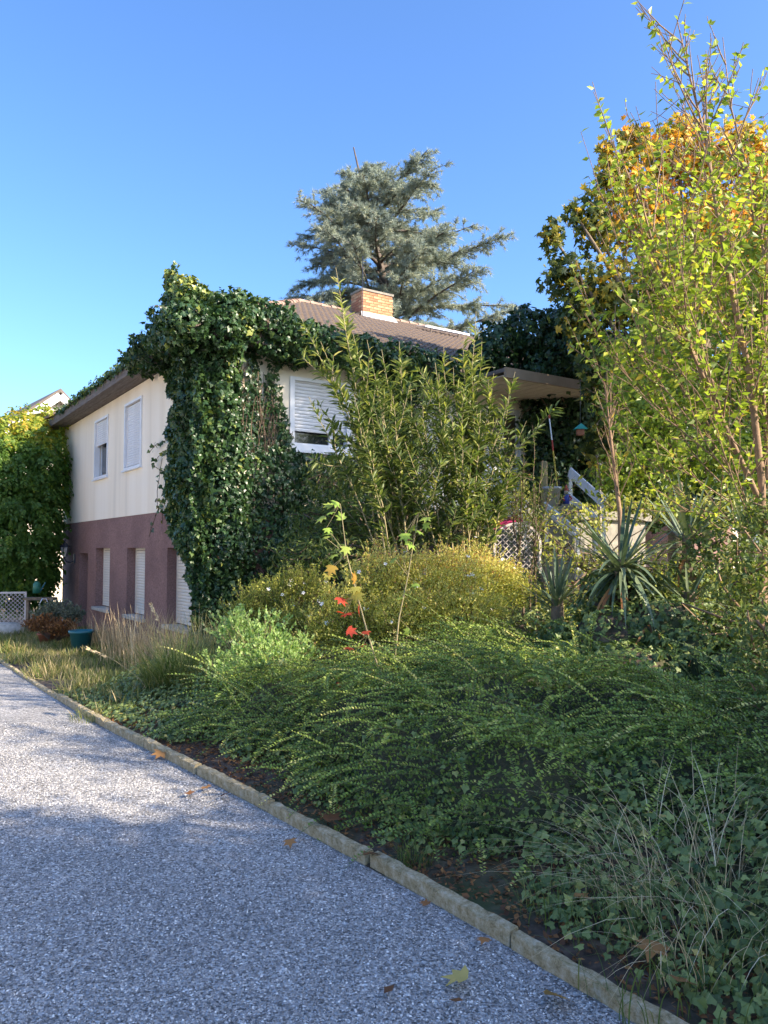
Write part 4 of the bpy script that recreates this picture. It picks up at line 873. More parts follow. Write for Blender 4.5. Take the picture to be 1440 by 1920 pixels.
sapling('leggy maple sapling with scarlet lower leaves and green top', [at(712, 1262, 6.5), at(690, 1190, 6.5), at(668, 1110, 6.5), at(650, 1040, 6.5), at(638, 945, 6.5)], sp)
sp = [(765+jt(16), v, 6.9, rng.uniform(.07, .11), rng.uniform(.1, .42)) for v in (1180, 1150, 1120, 1095, 1070, 1050, 1030)]+[(785+jt(22), v, 6.9, rng.uniform(.1, .15), rng.uniform(0, .3)) for v in (960, 970, 990, 1000, 1015, 980, 995)]
sapling('thin green maple sapling in front of the golden bush', [at(740, 1240, 6.9), at(748, 1160, 6.9), at(765, 1080, 6.9), at(785, 960, 6.9)], sp)

# --- bare small tree
bt = thing('bare_sapling', 'leafless slender young tree standing behind the yuccas', 'tree', tuple(on(*at(1165, 1040, 8.2)[:2]))); f0 = np.array(bt.location)
tkb = np.array([f0, at(1162, 960, 8.2), at(1152, 880, 8.2), at(1143, 800, 8.2), at(1133, 715, 8.2)]); bl = [(tkb-f0, [.03, .026, .02, .013, .004])]
for q_, dq in zip(*along(tkb, 22, .3, .98)):
    B = grow(q_, norm(dq+[rng.normal(0, .5), rng.normal(0, .4), .2]), rng.uniform(.2, .6), 5, (0, 0, .6), .06); bl.append((B-f0, np.linspace(.007, .002, 6)))
    for q2, d2_ in zip(*along(B, 3, .3, .9)): bl.append((grow(q2, norm(d2_+rng.normal(0, .4, 3)), .14, 3)-f0, .002))
tubes('trunk', bl[:1], M_BARKR, bt, 8); tubes('branches', bl[1:], M_BARKR, bt, 4)

# --- yuccas
def yblade():
    V = []; n_ = 7
    for i in range(n_+1):
        t = i/n_; w = .5*(.55+.9*t-1.45*t*t)+.03 if i < n_ else 0; V += [(-w, t, .12*w), (0, t, -.1*w), (w, t, .12*w)]
    Fq = []
    for i in range(n_): a = i*3; Fq += [(a, a+1, a+4, a+3), (a+1, a+2, a+5, a+4)]
    return V, Fq
def yucca_leaf_mesh(bend, m, name='leaf'):
    V, Fq = yblade(); V2 = []
    for x, y, z in V: V2.append((x*.062, y*(1-bend*.25*y), z*.062-bend*y*y*.5))
    return MB().add(V2, Fq).mesh(name, m, True)
YM = [yucca_leaf_mesh(b, M_YUC) for b in (.08, .35, .7, 1.0)]; YD = yucca_leaf_mesh(.9, M_DEAD, 'dead_leaf')
def skirt(o, c, g):
    P, N_ = blob((c[0], c[1], (g+c[2])/2-.05), (.3, .3, max(.12, (c[2]-g)/2)), 900, .25, .2, -1, int(c[0]*10)); ax, z = scat(N_, .5, .8); n = len(P)
    V, F, cc = leafarr(T_IVY, P, ax, z, rng.uniform(.035, .065, n), icol(n, .45), 1.); s_ = inst('ivy_skirt', npmesh('ivy_skirt', V-np.array(c), F, M_IVYG, False, cc), o); s_['kind'] = 'stuff'
def yucca(label, c, L, n_, lo, hi, dead=0):
    o = thing('yucca', label, 'yucca', tuple(c))
    g = float(H(c[0], c[1])); skirt(o, c, g)
    tubes('stem', [(np.array([[0, 0, g-c[2]-.05], [0, 0, .1]]), [.09, .06])], M_BARK, o, 8)
    for k in range(n_):
        el = rad(rng.uniform(lo, hi)); az = k*2.4+rng.normal(0, .2); d = Vector((math.cos(az)*math.cos(el), math.sin(az)*math.cos(el), math.sin(el)))
        x = d.cross(Vector((0, 0, 1))).normalized(); z = x.cross(d); me = YM[min(3, max(0, int((70-math.degrees(el))/28+rng.normal(0, .5))))]
        l = inst('leaf', me, o, (0, 0, rng.uniform(-.05, .06)), Matrix((x, d, z)).transposed(), L*rng.uniform(.7, 1.1)); l['tone'] = float(rng.uniform(.1, .9))
    for k in range(dead):
        el = rad(rng.uniform(-75, -20)); az = rng.uniform(0, 6.28); d = Vector((math.cos(az)*math.cos(el), math.sin(az)*math.cos(el), math.sin(el))); x = d.cross(Vector((0, 0, 1))).normalized(); z = x.cross(d)
        l = inst('dead_leaf', YD, o, (0, 0, -.08), Matrix((x, d, z)).transposed(), L*rng.uniform(.7, 1)); l['tone'] = float(rng.uniform(.2, .65))
    return o
yucca('big sprawling yucca crowning the ivy covered stump', at(1165, 1070, 6.8), .8, 120, -40, 65, 30)
yucca('dense blue green yucca behind the big yucca, to its right', at(1290, 1020, 7.8), .8, 62, 0, 85, 10)
yucca('small upright yucca left of the ivy stump', at(1045, 1140, 7.6), .6, 48, 25, 85)
yucca('tall yucca furthest right beside the loose shrub', at(1400, 1010, 8.2), .75, 50, 5, 85)
yucca('drooping yucca low in the shade right of the stump', at(1290, 1130, 7.0), .65, 40, -20, 60, 12)
# ivy covered stump under the big yucca
stp = thing('ivy_stump', 'ivy clad mound with hanging dead leaves under the big yucca', 'stump', tuple(on(*at(1165, 1150, 7)[:2])))
f0 = np.array(stp.location)
Ps, Ns = [], []
for k, (c, r) in enumerate([px_clump(1165, 1130, 7, 80, 70), px_clump(1150, 1200, 6.7, 100, 70), px_clump(1240, 1180, 6.6, 90, 70), px_clump(1190, 1265, 6.2, 120, 65), px_clump(1310, 1240, 6.2, 90, 75), px_clump(1400, 1280, 5.8, 90, 90), px_clump(1090, 1230, 6.6, 60, 45)]):
    P, N_ = blob(c, r, int(5200*np.mean(r)**1.5), .1, .15, -.6, k); Ps.append(P); Ns.append(N_)
    MB().lathe([(0, r[2]*.8), (r[0]*.5, r[2]*.65), (r[0]*.78, r[2]*.1), (r[0]*.7, -r[2]*.8)], 12, np.array(c)-f0).build('stump', M_SOIL, stp, True)
P = np.concatenate(Ps); N_ = np.concatenate(Ns); ax, z = scat(N_, .4, .9); n = len(P)
leaves('foliage', T_IVY, P, ax, z, rng.uniform(.035, .065, n), icol(n, .33, .25), M_IVYG, stp, 'stuff', 120)
n = 90; P, N_ = blob(at(1230, 1200, 6.6), (.5, .35, .3), n, .1, .1, -.3, 5); ax = norm(N_*.4+[0, 0, -1]+rng.normal(0, .35, (len(P), 3)))
leaves('dead_leaves', T_BLADE, P, ax, N_, .4, np.clip(rng.normal(.4, .2, len(P)), 0, 1), M_DEAD, stp, 'stuff') if False else None
V, F, cc = leafarr(T_BLADE, P, ax, N_, rng.uniform(.25, .5, len(P)), np.clip(rng.normal(.35, .2, len(P)), 0, 1), .05); inst('dead_blades', npmesh('dead_blades', V-f0, F, M_DEAD, False, cc), stp)['kind'] = 'stuff'

# --- honeysuckle mound
def S_(p, q):
    """top surface of the low hedge on the bank"""
    w_ = WP(p, q); x = w_[..., 0]; y = w_[..., 1]
    th = .5*ss(.15, 1.0, q-.12*np.sin(p*2.1)-.95*ss(-4.6, -6., p))*(1+.3*np.sin(p*2.6+q)*np.sin(q*2.4+.8)+.2*np.sin(p*5.3-q*2)*np.sin(q*4.1+p))*(1-ss(-1.9, -.5, p+.35*(q-1)))*(1-.8*ss(3., 4.6, q+1.1*ss(-2., -3., p)))
    return x, y, H(x, y)+np.maximum(th, 0), th
ps = np.linspace(-9, 1.2, 120); qs = np.linspace(.3, 6.2, 70); P_, Q_ = np.meshgrid(ps, qs); x, y, z, th = S_(P_, Q_)
hon = thing('honeysuckle_hedge', 'low spreading hedge of arching dark green sprays along the kerb', 'hedge', tuple(on(*WP(-3.5, 1.5)[:2]))); f0 = np.array(hon.location)
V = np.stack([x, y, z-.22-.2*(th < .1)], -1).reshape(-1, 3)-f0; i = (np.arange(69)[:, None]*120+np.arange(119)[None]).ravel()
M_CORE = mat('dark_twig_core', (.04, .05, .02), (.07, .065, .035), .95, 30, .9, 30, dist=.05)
mixn = 5200; pm, qm = rng.uniform(-8.2, .2, mixn), rng.uniform(.5, 4.6, mixn); xm, ym, zm, tm__ = S_(pm, qm); km = (tm__ > .08) & (np.sin(xm*2.2+1)*np.sin(ym*1.9)+.25*rng.normal(size=mixn) > .15); xm, ym, zm = xm[km], ym[km], zm[km]
nr = norm(rng.normal(0, .4, (len(xm), 3))+[-.3, -.4, .8]); ax_, zz_ = scat(nr, .3, .3)
leaves('ivy_leaves', T_IVY, np.stack([xm, ym, zm-rng.uniform(-.02, .12, len(xm))], -1), ax_, zz_, rng.uniform(.025, .05, len(xm)), icol(len(xm), .5), M_IVYG, hon, 'stuff')
fn = 95000; pf, qf = rng.uniform(-8.5, .3, fn), rng.uniform(.2, 4.9, fn); xf, yf, zf, tf = S_(pf, qf); kf = tf > .04; xf, yf, zf, tf = xf[kf], yf[kf], zf[kf], tf[kf]; fn = len(xf)
leaves('inner_leaves', T_TINY, np.stack([xf, yf, zf-.03-rng.random(fn)*np.minimum(tf, .2)], -1), norm(rng.normal(0, .6, (fn, 3))+[0, 0, .5]), norm(rng.normal(0, .5, (fn, 3))+[0, -.3, .9]), rng.uniform(.018, .034, fn), np.clip(rng.normal(.35, .22, fn), 0, 1), M_LON, hon, 'stuff')
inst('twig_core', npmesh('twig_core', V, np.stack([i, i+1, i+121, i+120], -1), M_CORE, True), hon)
Ns_ = 5200; p = rng.uniform(-8.6, .6, Ns_); q = .35+rng.random(Ns_)**1.05*4.3; x, y, z, th = S_(p, q); kk = (th > .1); p, q, x, y, z, th = [a[kk] for a in (p, q, x, y, z, th)]
LP, LA, LN, LC, LS, stl = [], [], [], [], [], []
for i in range(len(p)):
    big = rng.random() < .1
    d = -D2*rng.uniform(.3, 1.2)+D1*rng.normal(.1, .75)+UP*rng.uniform(-.1, .5)+((UP*.8+D1*rng.normal(0, 1)) if big else 0)
    L = rng.uniform(.25, .6)*(1.35 if big else 1)
    B = grow((x[i], y[i], z[i]-.12+rng.uniform(0, .1)), d, L, 6, (0, 0, -.55 if not big else -.75), .05)
    dist = math.hypot(x[i], y[i]); m_ = int(L*(88 if dist < 6.5 else 60)); t = np.linspace(.05, .99, m_)*6; j = np.minimum(t.astype(int), 5); fr = (t-j)[:, None]; P = B[j]*(1-fr)+B[j+1]*fr; D = norm(B[j+1]-B[j])
    sd_ = norm(np.cross(D, UP))*np.where(np.arange(m_) % 2, 1, -1)[:, None]
    LP.append(P); LA.append(norm(sd_*.9+D*.35+UP*.5+rng.normal(0, .15, (m_, 3)))); LN.append(norm(UP+D*.2+rng.normal(0, .3, (m_, 3)))); c_ = rng.normal(.45, .2)+.15*math.sin(x[i]*2.7+y[i])*math.sin(y[i]*2.1-x[i])+(.35 if big and rng.random() < .25 else 0)
    LC.append(np.clip(c_+rng.normal(0, .1, m_)+.25*ss(.75, 1, np.linspace(0, 1, m_)), 0, 1)); LS.append(rng.uniform(.02, .03, m_)*np.interp(np.linspace(0, 1, m_), [0, .8, 1], [1, 1, .5])*(1 if dist < 6.5 else 1.2))
    stl.append((B-f0, [.0024]*3+[.0014]*4))
P = np.concatenate(LP); n = len(P); print('honeysuckle', n)
leaves('foliage', T_TINY, P, np.concatenate(LA), np.concatenate(LN), np.concatenate(LS), np.concatenate(LC), M_LON, hon, 'stuff')
tubes('stems', stl, M_GSTEM, hon, 3, 'stuff')

# --- ground ivy between kerb and hedge
def scatter_pq(n, p0, p1, q0, q1, fn=None):
    p = rng.uniform(p0, p1, n); q = q0+rng.random(n)*(q1-q0)
    if fn is not None: k = rng.random(n) < fn(p, q); p, q = p[k], q[k]
    w_ = WP(p, q); x = w_[..., 0]; y = w_[..., 1]; return x, y, H(x, y), p, q
gi = thing('ground_ivy', 'creeping ivy with lobed leaves between the kerb and the hedge', 'ivy', tuple(on(*WP(-4, .5)[:2])))
def dens(p, q):
    e = .27+.12*np.sin(p*2.3)+.08*np.sin(p*6.1)+.2*ss(-4.4, -3.2, p)*(1-ss(-3.2, -2.2, p)); e = np.where(p > -1.6, .12, e); e = np.where(p < -99, .3+.1*np.sin(p*5), e)
    return ss(e-.12, e+.12, q)
x, y, z, p, q = scatter_pq(26000, -7.6, 1.6, .06, 1.7, dens); n = len(x); hh = rng.random(n)**.7*(.05+.22*ss(.3, 1.1, q))
nr = norm(rng.normal(0, .35, (n, 3))-D2*.5+[0, 0, .9]); ax, zz = scat(nr, .2, .3)
leaves('foliage', T_IVY, np.stack([x, y, z+.02+hh], -1), ax, zz, rng.uniform(.022, .05, n), icol(n, .45, .25), M_IVYG, gi, 'stuff', 300)

x, y, z, p, q = scatter_pq(16000, -6.5, 3.6, 3.0, 9.0, lambda p, q: ss(-.2, .5, q-3.0-.6*ss(0, 2, p))); n = len(x)
nr = norm(rng.normal(0, .45, (n, 3))+[0, -.3, .9]); ax, zz = scat(nr, .3, .3); hh = rng.random(n)*(.12+.2*np.sin(x*2.3)*np.sin(y*1.9))
leaves('foliage', T_IVY, np.stack([x, y, z+.03+np.abs(hh)], -1), ax, zz, rng.uniform(.04, .08, n), icol(n, .5, .25), M_IVYG, gi, 'stuff')
# --- litter on the soil strip
x, y, z, p, q = scatter_pq(6500, -7.4, 1, .06, .7); n = len(x)
nr = norm(rng.normal(0, .35, (n, 3))+[0, 0, 1]); ax, zz = scat(nr, .1)
V, F, cc = leafarr(T_OVAL, np.stack([x, y, z+.012], -1), ax, zz, rng.uniform(.015, .045, n), rng.random(n)**1.6*.6, 1.)
props(inst('leaf_litter', npmesh('leaf_litter', V, F, M_DEAD, False, cc)), 'small brown leaf litter strewn on the soil behind the kerb', 'leaf litter', kind='stuff')

# --- fallen leaves that can be picked out
FL = [(1050, 1885, .075, .78, 'yellow fallen maple leaf lying nearest the bottom of the drive'), (852, 1845, .07, .97, 'olive yellow fallen leaf on the gravel left of the kerb'), (730, 1866, .045, .1, 'dark brown curled leaf lying on gravel at bottom centre'), (855, 1887, .04, .2, 'narrow brown leaf standing on edge in the gravel'),
      (906, 1775, .04, .5, 'small rust leaf on the gravel beside the kerb joint'), (795, 1702, .035, .4, 'brown leaf against the gravel side of the kerb'), (544, 1590, .05, .55, 'tan leaf on the gravel at mid drive'), (298, 1422, .08, .6, 'tan curled leaf on the gravel below the grass edge'), (356, 1492, .05, .35, 'brown leaf beside the sunlit gravel patch'), (387, 1483, .05, .55, 'orange brown leaf in front of the kerb at mid distance'),
      (425, 1495, .05, .12, 'dark leaf close to the kerb at mid distance'), (1222, 1815, .09, .55, 'large orange brown maple leaf on the soil behind the kerb'), (1095, 1710, .06, .6, 'pale orange leaf in the ground ivy by the grass'), (700, 1625, .07, .3, 'brown leaf on the soil by the kerb grass tuft'), (625, 1552, .1, .12, 'big curled dark red brown leaf behind the kerb'), (1280, 1870, .07, .5, 'amber leaf at the lower right under the dry grass')]
for k, (u, v, s, tone, lab) in enumerate(FL):
    d = at(u, v, 1)-CAM; t = 1.6/-d[2]
    for _ in range(6): P = CAM+d*t; t *= (CAM[2]-float(H(P[0], P[1]))-.01)/(CAM[2]-P[2])
    P = CAM+d*t; tm = T_OVAL if 'narrow' in lab or 'dark brown' in lab else T_MAPLE; V = tm[0].copy(); V[:, 2] += .4*V[:, 0]**2+.2*np.sin(V[:, 1]*4+k)*np.abs(V[:, 0])+.12*(V[:, 1]-.4)**2; V[:, 1] -= .5
    me = npmesh('fallen_leaf', V, tm[1], M_DEAD, True); q_ = pq(P[0], P[1])[1]
    o = inst('fallen_leaf', me, None, P+[0, 0, .022 if q_ < 0 else .06], (rng.normal(0, .15)-.05, rng.normal(0, .2), rng.uniform(0, 6.28)), s*1.45); o['tone'] = float(tone)
    props(o, lab, 'fallen leaf', 'fallen leaves along the kerb')

# --- grasses
def tuft(name, label, cat, c, n, L, spreadr, lean, m, colf, w=.006, parent=None, group=None, kind=None, tri=T_BLADE, parts=False):
    o = thing(name, label, cat, tuple(c), group=group)
    r = rng.random(n)**.6*spreadr; a = rng.random(n)*6.283; P = np.stack([c[0]+r*np.cos(a), c[1]+r*np.sin(a), np.zeros(n)], -1); P[:, 2] = H(P[:, 0], P[:, 1])
    out = norm(np.stack([np.cos(a), np.sin(a), np.zeros(n)], -1)*.8+rng.normal(0, .5, (n, 3))*[1, 1, 0]); Ls = L*rng.uniform(.5, 1.1, n)
    seg = 6; t = np.linspace(0, 1, seg+1); ln_ = lean*rng.uniform(.3, 1.2, n)
    X = P[:, None]+out[:, None]*(ln_*Ls)[:, None, None]*(t**1.7)[None, :, None]+UP*(Ls[:, None]*(t[None]-.45*np.minimum(ln_, 1.2)[:, None]*t[None]**2.6))[..., None]
    sdv = norm(np.cross(out, UP)); wd = (w*rng.uniform(.6, 1.2, n))[:, None]*np.array([1, 1, .95, .85, .65, .4, .05])[None]
    V = np.stack([X-sdv[:, None]*wd[..., None]/2, X+sdv[:, None]*wd[..., None]/2], 2).reshape(n, -1, 3)
    j = np.arange(seg)*2; Fq = np.stack([j, j+1, j+3, j+2], -1)[None]+(np.arange(n)*(seg+1)*2)[:, None, None]
    ob = inst('blades', npmesh('blades', V.reshape(-1, 3)-np.array(c), Fq.reshape(-1, 4), m, False, np.repeat(np.clip(colf(n), 0, .99), (seg+1)*2)), o); ob['kind'] = 'stuff'
    return o
cf = lambda b, s=.2: (lambda n: rng.normal(b, s, n))
tuft('grass_tuft', 'big arching green grass tuft at the drive end of the bed', 'grass tuft', on(*at(330, 1310, 8.3)[:2]), 700, .75, .32, .9, M_GRASS, cf(.42), .009)
tuft('grass_tuft', 'smaller green grass tuft between the big tuft and rose bush', 'grass tuft', on(*at(400, 1300, 7.8)[:2]), 350, .55, .25, .9, M_GRASS, cf(.45), .008)
tuft('grass_tuft', 'straw coloured grass tuft under the third ground floor window', 'grass tuft', on(*at(370, 1250, 9.4)[:2]), 420, .9, .4, .6, M_GRASS, cf(.75), .007)
tuft('grass_tuft', 'pinkish dry weed stand below the middle ground floor window', 'grass tuft', on(*at(262, 1215, 12.2)[:2]), 330, .95, .6, .35, M_DRY, cf(.35), .009)
tuft('grass_tuft', 'brown dry weed stand under the leftmost ground floor window', 'grass tuft', on(*at(205, 1200, 14.4)[:2]), 300, .7, .6, .4, M_DRY, cf(.25), .009)
tuft('grass_tuft', 'dry grass fringe at the foot of the wall left of the ivy', 'grass tuft', on(*at(310, 1230, 11)[:2]), 350, .8, .6, .4, M_DRY, cf(.35), .008)
tuft('dry_grass', 'tangle of pale dry grass at the lower right corner', 'dry grass', on(*at(1370, 1740, 3.1)[:2]), 150, .66, .45, 1.4, M_DRY, cf(.6, .3), .0036)
tuft('dry_grass', 'sparse straw stalks leaning over the hedge at right', 'dry grass', on(*at(1250, 1700, 3.4)[:2]), 80, .66, .32, 1.2, M_DRY, cf(.7, .2), .0034)
tuft('grass_tuft', 'long green grass blades growing through the ivy at lower right', 'grass tuft', on(*at(1280, 1800, 2.9)[:2]), 160, .38, .4, .8, M_GRASS, cf(.25), .005)
tuft('grass_tuft', 'low green grass tuft on the soil behind the kerb', 'grass tuft', on(*at(775, 1620, 3.9)[:2]), 90, .16, .1, .8, M_GRASS, cf(.3), .004)
tuft('grass_tuft', 'yellowing short grass edging the far end of the kerb', 'grass tuft', on(*at(190, 1350, 7.6)[:2]), 260, .14, .3, .8, M_GRASS, cf(.55), .005)
tuft('grass_tuft', 'green grass strands in the ivy just behind the kerb joint', 'grass tuft', on(*at(1040, 1740, 3.35)[:2]), 60, .3, .15, .8, M_GRASS, cf(.3), .004)
# short rough grass on the strip beside the brown wall
x, y, z, p, q = scatter_pq(26000, .2, 13, .0, 2.7, lambda p, q: ss(-.2, .5, q-.25*np.sin(p*3)-.1)); n = len(x)
V, F, cc = leafarr(T_BLADE, np.stack([x, y, z], -1), norm(rng.normal(0, .45, (n, 3))+[0, 0, 1]), rdir(n), rng.uniform(.06, .2, n)*(1+.5*np.sin(x*3)*np.sin(y*2.2)), np.clip(rng.normal(.5, .22, n)+.2*np.sin(x*2+y), 0, .99), .07)
props(inst('rough_grass', npmesh('rough_grass', V, F, M_GRASS, False, cc)), 'short rough grass and weeds on the strip beside the house', 'grass', kind='stuff')
# seed stalks
def stalk(label, pts):
    f0 = np.array(pts[0]); o = thing('seed_stalk', label, 'grass stalk', tuple(f0), group='tall seed stalks by the drive'); B = np.array(pts); t = np.linspace(0, len(B)-1, 14); B = np.stack([np.interp(t, range(len(B)), B[:, i]) for i in range(3)], -1)
    tubes('stalk', [(B-f0, np.linspace(.004, .0015, 14))], M_STEM, o, 4); P, D = along(B, 46, .72, 1); n = len(P)
    V, F, cc = leafarr(T_TINY, P, norm(side(D, .5)+[0, 0, -.3]), rdir(n), .04, np.full(n, .7), .5); inst('seed_head', npmesh('seed_head', V-f0, F, M_DRY, False, cc), o)
stalk('seed stalk leaning left over the drive edge', [at(290, 1315, 8), at(260, 1270, 8), at(210, 1235, 8), at(165, 1215, 8)])
stalk('upright seed stalk in front of the right ground floor window', [at(325, 1290, 8.2), at(315, 1220, 8.2), at(300, 1170, 8.2), at(283, 1133, 8.2)])

# --- pots and bits beside the house
def pot(name, label, c, r, h, m, cat='plant pot'):
    o = thing(name, label, cat, tuple(c)); MB().lathe([(0, .0), (r*.72, 0), (r*.95, h*.86), (r*1.06, h*.87), (r*1.06, h), (r*.96, h), (r*.9, h*.8), (0, h*.78)], 20).build('pot', m, o, True)
    MB().lathe([(0, h*.84), (r*.9, h*.82)], 16).build('soil', M_SOIL, o); return o
pot('plant_pot', 'teal plastic tub standing in the grass by the door recess', on(*at(152, 1200, 13.6)[:2], .06), .2, .34, M_TEAL)
pot('plant_pot', 'terracotta trough pot with withered reddish plants near the wall', on(*at(90, 1180, 15.6)[:2]), .2, .2, M_TERRA)
pot('plant_pot', 'terracotta pot by the wall with a grey green herb', on(*at(122, 1178, 15.8)[:2]), .16, .22, M_TERRA)
gc = [px_clump(110, 1155, 15.5, 22, 16), px_clump(135, 1160, 15.3, 15, 14), px_clump(90, 1160, 15.8, 18, 14)]
smallbush('herb_bush', 'grey green herb growing beside the teal tub', 'bush', tuple(on(*at(115, 1180, 15.5)[:2])), gc, T_TINY, leafmat('herb_leaf', [(0, (.1, .12, .09)), (1, (.25, .27, .2))]), .05, 22000, lambda P, N_: rng.random(len(P)))
gc = [px_clump(80, 1178, 15, 22, 9), px_clump(118, 1186, 14.6, 18, 9)]
smallbush('withered_plant', 'withered rust brown plants in front of the herbs', 'plant', tuple(on(*at(100, 1190, 14.8)[:2])), gc, T_TINY, M_DEAD, .05, 26000, lambda P, N_: rng.random(len(P))*.6)
tr = thing('tube_chair', 'bent steel tube chair half hidden under the wisteria', 'chair', tuple(on(*at(97, 1165, 17)[:2])), .4)
MB().tube([(-.25, 0, 0), (-.25, 0, .75), (-.2, 0, .85), (-.12, 0, .85), (-.08, 0, .75), (-.08, .3, .45)], .014, 6).tube([(.22, 0, 0), (.22, 0, .75), (.22, .1, .8)], .014, 6).build('chair_frame', M_GALV, tr, True)
MB().tube([(-.25, 0, .62), (.22, 0, .62)], .012, 6).tube([(-.25, 0, .3), (.22, 0, .3)], .012, 6).build('cross_bar', M_GALV, tr)
MB().box(-.22, .2, 0, .4, .42, .45).build('seat', M_CAST, tr)
wb = thing('watering_can', 'green watering can set on a ledge under the wisteria', 'watering can', tuple(at(69, 1112, 18))); MB().lathe([(0, 0), (.09, 0), (.08, .22), (.05, .25), (.05, .27)], 14).build('can_body', mat('green_plastic', (.02, .16, .1), (.02, .12, .08), .4), wb, True)
MB().tube([(.08, 0, .05), (.2, 0, .25)], .015, 6).build('spout', M_TEAL, wb); 
lg = thing('ledge', 'rough wooden ledge carrying the watering can', 'ledge', tuple(at(75, 1120, 18))); MB().box(-.35, .35, -.12, .15, -.06, -.0).build('board', M_BARK, lg)
zgl = float(H(*at(75, 1120, 18)[:2]))-at(75, 1120, 18)[2]; MB().box(-.3, -.24, -.05, .05, zgl, -.06).build('leg', M_BARK, lg); MB().box(.24, .3, -.05, .05, zgl, -.06).build('leg', M_BARK, lg)

def lattice(label, c, w, h, rz, m=M_LATT, arch=False, step=.075):
    o = thing('lattice_panel', label, 'lattice', tuple(c), rz)
    if arch:
        pts = [(-w/2, 0, 0), (-w/2, 0, h*.6)]+[(-w/2*math.cos(t), 0, h*.6+h*.4*math.sin(t)) for t in np.linspace(.1, math.pi-.1, 12)]+[(w/2, 0, h*.6), (w/2, 0, 0)]
        fr = MB()
        for a, b in zip(pts, pts[1:]): fr.bar(a, b, .03, .045, (0, 1, 0))
        fr.build('frame', m, o)
    else:
        MB().box(-w/2, w/2, -.02, .02, h-.045, h).box(-w/2, w/2, -.02, .02, 0, .045).box(-w/2, -w/2+.045, -.02, .02, .045, h-.045).box(w/2-.045, w/2, -.02, .02, .045, h-.045).build('frame', m, o)
    def inside(x, z):
        if abs(x) > w/2-.01 or z < .01 or z > h-.01: return False
        if arch and z > h*.6: return (x/(w/2))**2+((z-h*.6)/(h*.4))**2 < .97
        return True
    for sgn, y0 in ((1, -.006), (-1, .006)):
        for k in range(-int((w+h)/step), int((w+h)/step)+1):
            c_ = k*step*1.414; xs_ = np.linspace(-w/2, w/2, 90); zs_ = sgn*(xs_)+c_+h/2; ok = [i for i in range(90) if inside(xs_[i], zs_[i])]
            if len(ok) > 4:
                i, j = ok[0], ok[-1]; MB().bar((xs_[i], y0, zs_[i]), (xs_[j], y0, zs_[j]), .01, .018, (0, 1, 0)).build('slat', m, o)
    return o
c = at(18, 1165, 19); lattice('cream lattice panel standing under the wisteria at left edge', on(c[0]-.3, c[1]), 1.3, .95, .25, M_LATT, False, .07)
st1 = thing('stone_block', 'pale stone block lying at the foot of the left lattice', 'stone', tuple(on(*at(8, 1180, 17.6)[:2]))); MB().lathe([(0, 0), (.42, 0), (.46, .12), (.36, .26), (0, .3)], 9).build('stone', M_SILL, st1, True)
c = at(970, 1075, 10.2); lattice('arched pink white lattice panel leaning below the terrace', (c[0], c[1], c[2]), .62, .66, .1, M_LATT, True, .055)
cl_ = thing('magenta_cloth', 'crumpled magenta cloth behind the arched lattice', 'cloth', tuple(at(955, 985, 10.8))); cl_.rotation_euler = (0, 0, .2)
V, F = grid(np.linspace(-.28, .22, 14), np.linspace(0, .18, 8), lambda X, Y: -.0+.14*np.sin(X*9)*.4+Y*.5+.02*np.sin(X*30+Y*20)); inst('cloth', npmesh('cloth', V, F, M_MAG, True), cl_)
# stair railings (weathered white slats running down to the right)
def rail(label, a, b, hgt, nsl, m=M_WHITE):
    a = np.array(a); b = np.array(b); o = thing('stair_railing', label, 'railing', tuple(a))
    r = lambda p: tuple(np.array(p)-a)
    for k in range(nsl): MB().bar(r(a-[0, 0, hgt*k/nsl]), r(b-[0, 0, hgt*k/nsl]), .03, hgt/nsl*.55).build('rail_board', m, o)
    for t in (0.04, .96): p = a*(1-t)+b*t+np.array([0, .03, 0]); MB().bar(r(p+[0, 0, .05]), r([p[0], p[1], p[2]-hgt-.35]), .05, .05).build('post', m, o)
rail('peeling white stair railing nearest the glazed door', at(905, 868, 12.3), at(988, 945, 11.2), .34, 3)
rail('lower white handrail below the doll and bucket', at(1022, 945, 11.5), at(1088, 1000, 10.6), .2, 2)
rail('broad white board railing right of the stair', at(1068, 885, 13), at(1135, 945, 12), .3, 1)
rail('second white board below the broad railing', at(1060, 925, 12.6), at(1120, 975, 11.8), .18, 1)
pl = thing('pole', 'thin yellow pole with red and white upper part by the terrace', 'pole', tuple(at(1048, 940, 12.5)))
p0 = np.array(pl.location); a = at(1048, 940, 12.5); b = at(1037, 845, 12.5); c = at(1035, 825, 12.5); e = at(1030, 785, 12.5)
MB().tube([a-p0, b-p0], .012, 7).build('yellow_section', M_YEL, pl, True); MB().tube([b-p0, c-p0], .013, 7).build('red_section', M_REDP, pl, True); MB().tube([c-p0, e-p0], .011, 7).build('white_section', M_WHITE, pl, True); MB().tube([e-p0, e-p0+[0, 0, .06]], .016, 7).build('red_tip', M_REDP, pl, True)
MB().tube([a-p0, on(a[0], a[1])-p0], .018, 6).build('pole_foot', M_YEL, pl)
cp = thing('wooden_post', 'short bamboo coloured post left of the yellow pole', 'post', tuple(on(*at(1021, 940, 12.6)[:2]))); h_ = at(1021, 867, 12.6)[2]-cp.location[2]; MB().lathe([(.055, 0), (.055, h_), (.04, h_+.02), (0, h_+.02)], 10).build('post', M_POOLT, cp, True)
dl = thing('garden_figure', 'small blue and red garden figure beside the white railing', 'garden figure', tuple(at(1062, 945, 12)))
MB().lathe([(.0, 0), (.09, 0), (.11, .1), (.1, .24), (.06, .32)], 14).build('coat', M_BLUEP, dl, True); MB().lathe([(0, .3), (.05, .32), (.068, .38), (.05, .45), (0, .47)], 14).build('head', M_SKIN, dl, True); MB().lathe([(.075, .42), (.05, .5), (.0, .64)], 12).build('cap', M_REDP, dl, True)
